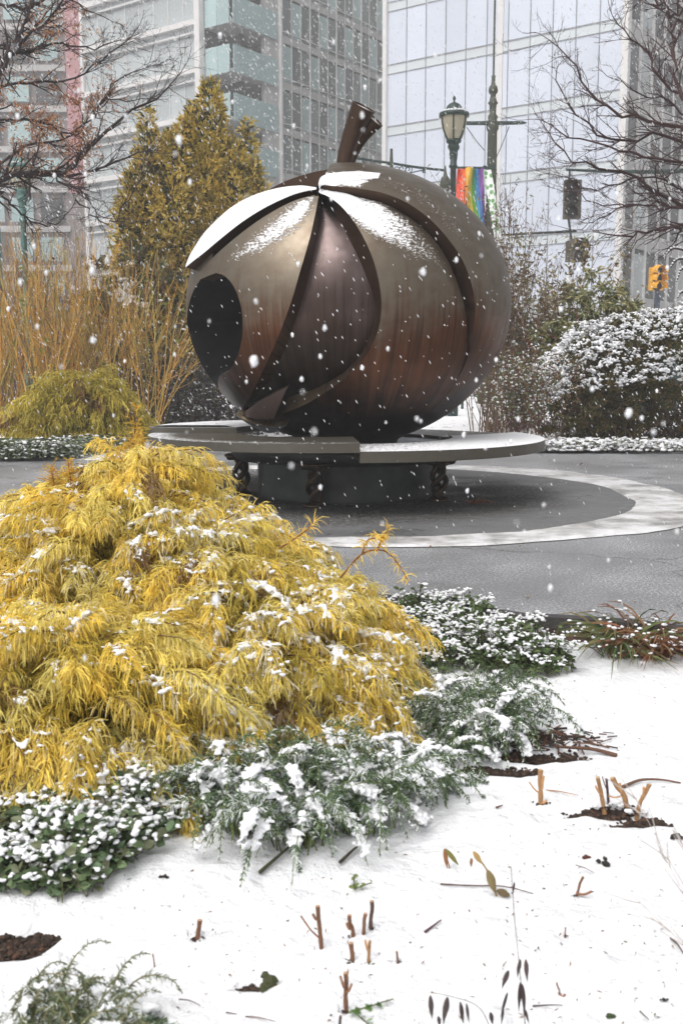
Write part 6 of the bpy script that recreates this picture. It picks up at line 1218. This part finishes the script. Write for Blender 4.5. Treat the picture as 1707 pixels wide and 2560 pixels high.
# snow-topped near twigs at the right edge
t = thing('snowy_branch', (XP(1730, 11), 11, ZP(700, 11)), 'short snow-capped branch tips at the right edge beside the yellow traffic light', 'branch'); mb = MB(); sn = MB()
for pts in ([(1760, 640), (1707, 625), (1680, 622), (1665, 636)], [(1760, 665), (1707, 648), (1688, 652), (1676, 668)], [(1760, 690), (1707, 672), (1695, 690), (1690, 705)], [(1760, 740), (1707, 730), (1692, 745)]):
    q = spline(np.array([P(a, b, 11) for a, b in pts]), 14); tubes(mb, [q], np.linspace(.018, .006, 14)[None], 5, np.array((.05, .04, .035))); r_ = np.random.default_rng(3); blobs(sn, q + np.array([0, 0, .016]), np.linspace(.022, .012, 14), r_, .2)
part(mb, 'twigs', M['bark'], t); part(sn, 'snow', M['snow'], t, smooth=True)

# ------------------------------------------------------------------ falling snow
rng = np.random.default_rng(91); mb = MB(); n = 80000
Yd = 2.2 + 42 * rng.uniform(0, 1, n) ** .6; fxp = rng.uniform(-500, 2200, n); fyp = rng.uniform(-500, 1650, n)
r_ = FW[None] + RT[None] * ((fxp - 853.5) / FPX)[:, None] + UP[None] * ((1280 - fyp) / FPX)[:, None]; p = EYE + r_ * (Yd / r_[:, 1])[:, None]; ok = p[:, 2] > .1; p = p[ok]; n = len(p)
sz = np.minimum(rng.lognormal(0, .45, n) * (.0019 + .00017 * Yd[ok]), .00062 * Yd[ok]); wind = unit(np.array([.5, .1, -1.0]))
bv = np.array([[1, 0, 0], [-1, 0, 0], [0, 1, 0], [0, -1, 0], [0, 0, 1], [0, 0, -1]], float); bf = np.array([[0, 2, 4], [2, 1, 4], [1, 3, 4], [3, 0, 4], [2, 0, 5], [1, 2, 5], [3, 1, 5], [0, 3, 5]])
V = bv[None] * rng.uniform(.7, 1.2, (n, 6, 1)) * sz[:, None, None] * np.array([1, 1, 0]) + (bv[None, :, 2:3] * wind * sz[:, None, None] * rng.uniform(1.6, 4.2, (n, 1, 1)))
mb.add((V + p[:, None]).reshape(-1, 3), (bf[None] + (np.arange(n) * 6)[:, None, None]).reshape(-1, 3)); tag(mb.build('falling_snow', M['snow']), kind='stuff')
big = [(635, 903, 22, 1.3), (1058, 680, 14, 1.5), (447, 350, 17, 1.2), (232, 676, 15, 1.3), (233, 850, 13, 1.3), (812, 820, 11, 1.5), (905, 288, 12, 1.4), (1570, 1032, 18, 1.2), (540, 1500, 22, .9), (735, 315, 9, 1.6), (215, 435, 10, 1.5), (1375, 1470, 12, 1.2), (475, 455, 10, 1.5), (1603, 1045, 10, 1.4), (950, 200, 8, 1.6), (1140, 650, 9, 1.6), (1240, 900, 9, 1.6), (1190, 950, 8, 1.7), (720, 1500, 10, 1.2), (213, 1645, 10, 1.1), (1310, 1330, 8, 1.3), (1520, 1400, 8, 1.3)]
rg = np.random.default_rng(8); big += [(rg.uniform(0, 1707), rg.uniform(0, 1500), rg.uniform(4, 11), rg.uniform(.6, 2.6)) for _ in range(110)]
mb = MB(); q = np.array([P(a, b, d) for a, b, r, d in big]); rr = np.array([r / FPX * d * .55 for a, b, r, d in big]); blobs(mb, q, rr[:, None] * np.array([.8, .8, 1.25]), rng, .3, ICO2); tag(mb.build('near_snowflakes', M['snow'], smooth=True), kind='stuff')

# haze of falling snow
mb = MB(); box(mb, (0, 55, 16.5), (150, 130, 35.6)); m = bpy.data.materials.new('snow_haze'); m.use_nodes = True; nt = m.node_tree; nt.nodes.clear(); out = N(nt, 'ShaderNodeOutputMaterial'); pv = N(nt, 'ShaderNodeVolumePrincipled'); pv.inputs['Color'].default_value = (.95, .95, .96, 1); pv.inputs['Density'].default_value = .0042; pv.inputs['Anisotropy'].default_value = 0.0; nt.links.new(pv.outputs[0], out.inputs['Volume'])
hz = mb.build('haze', m); tag(hz, kind='stuff')
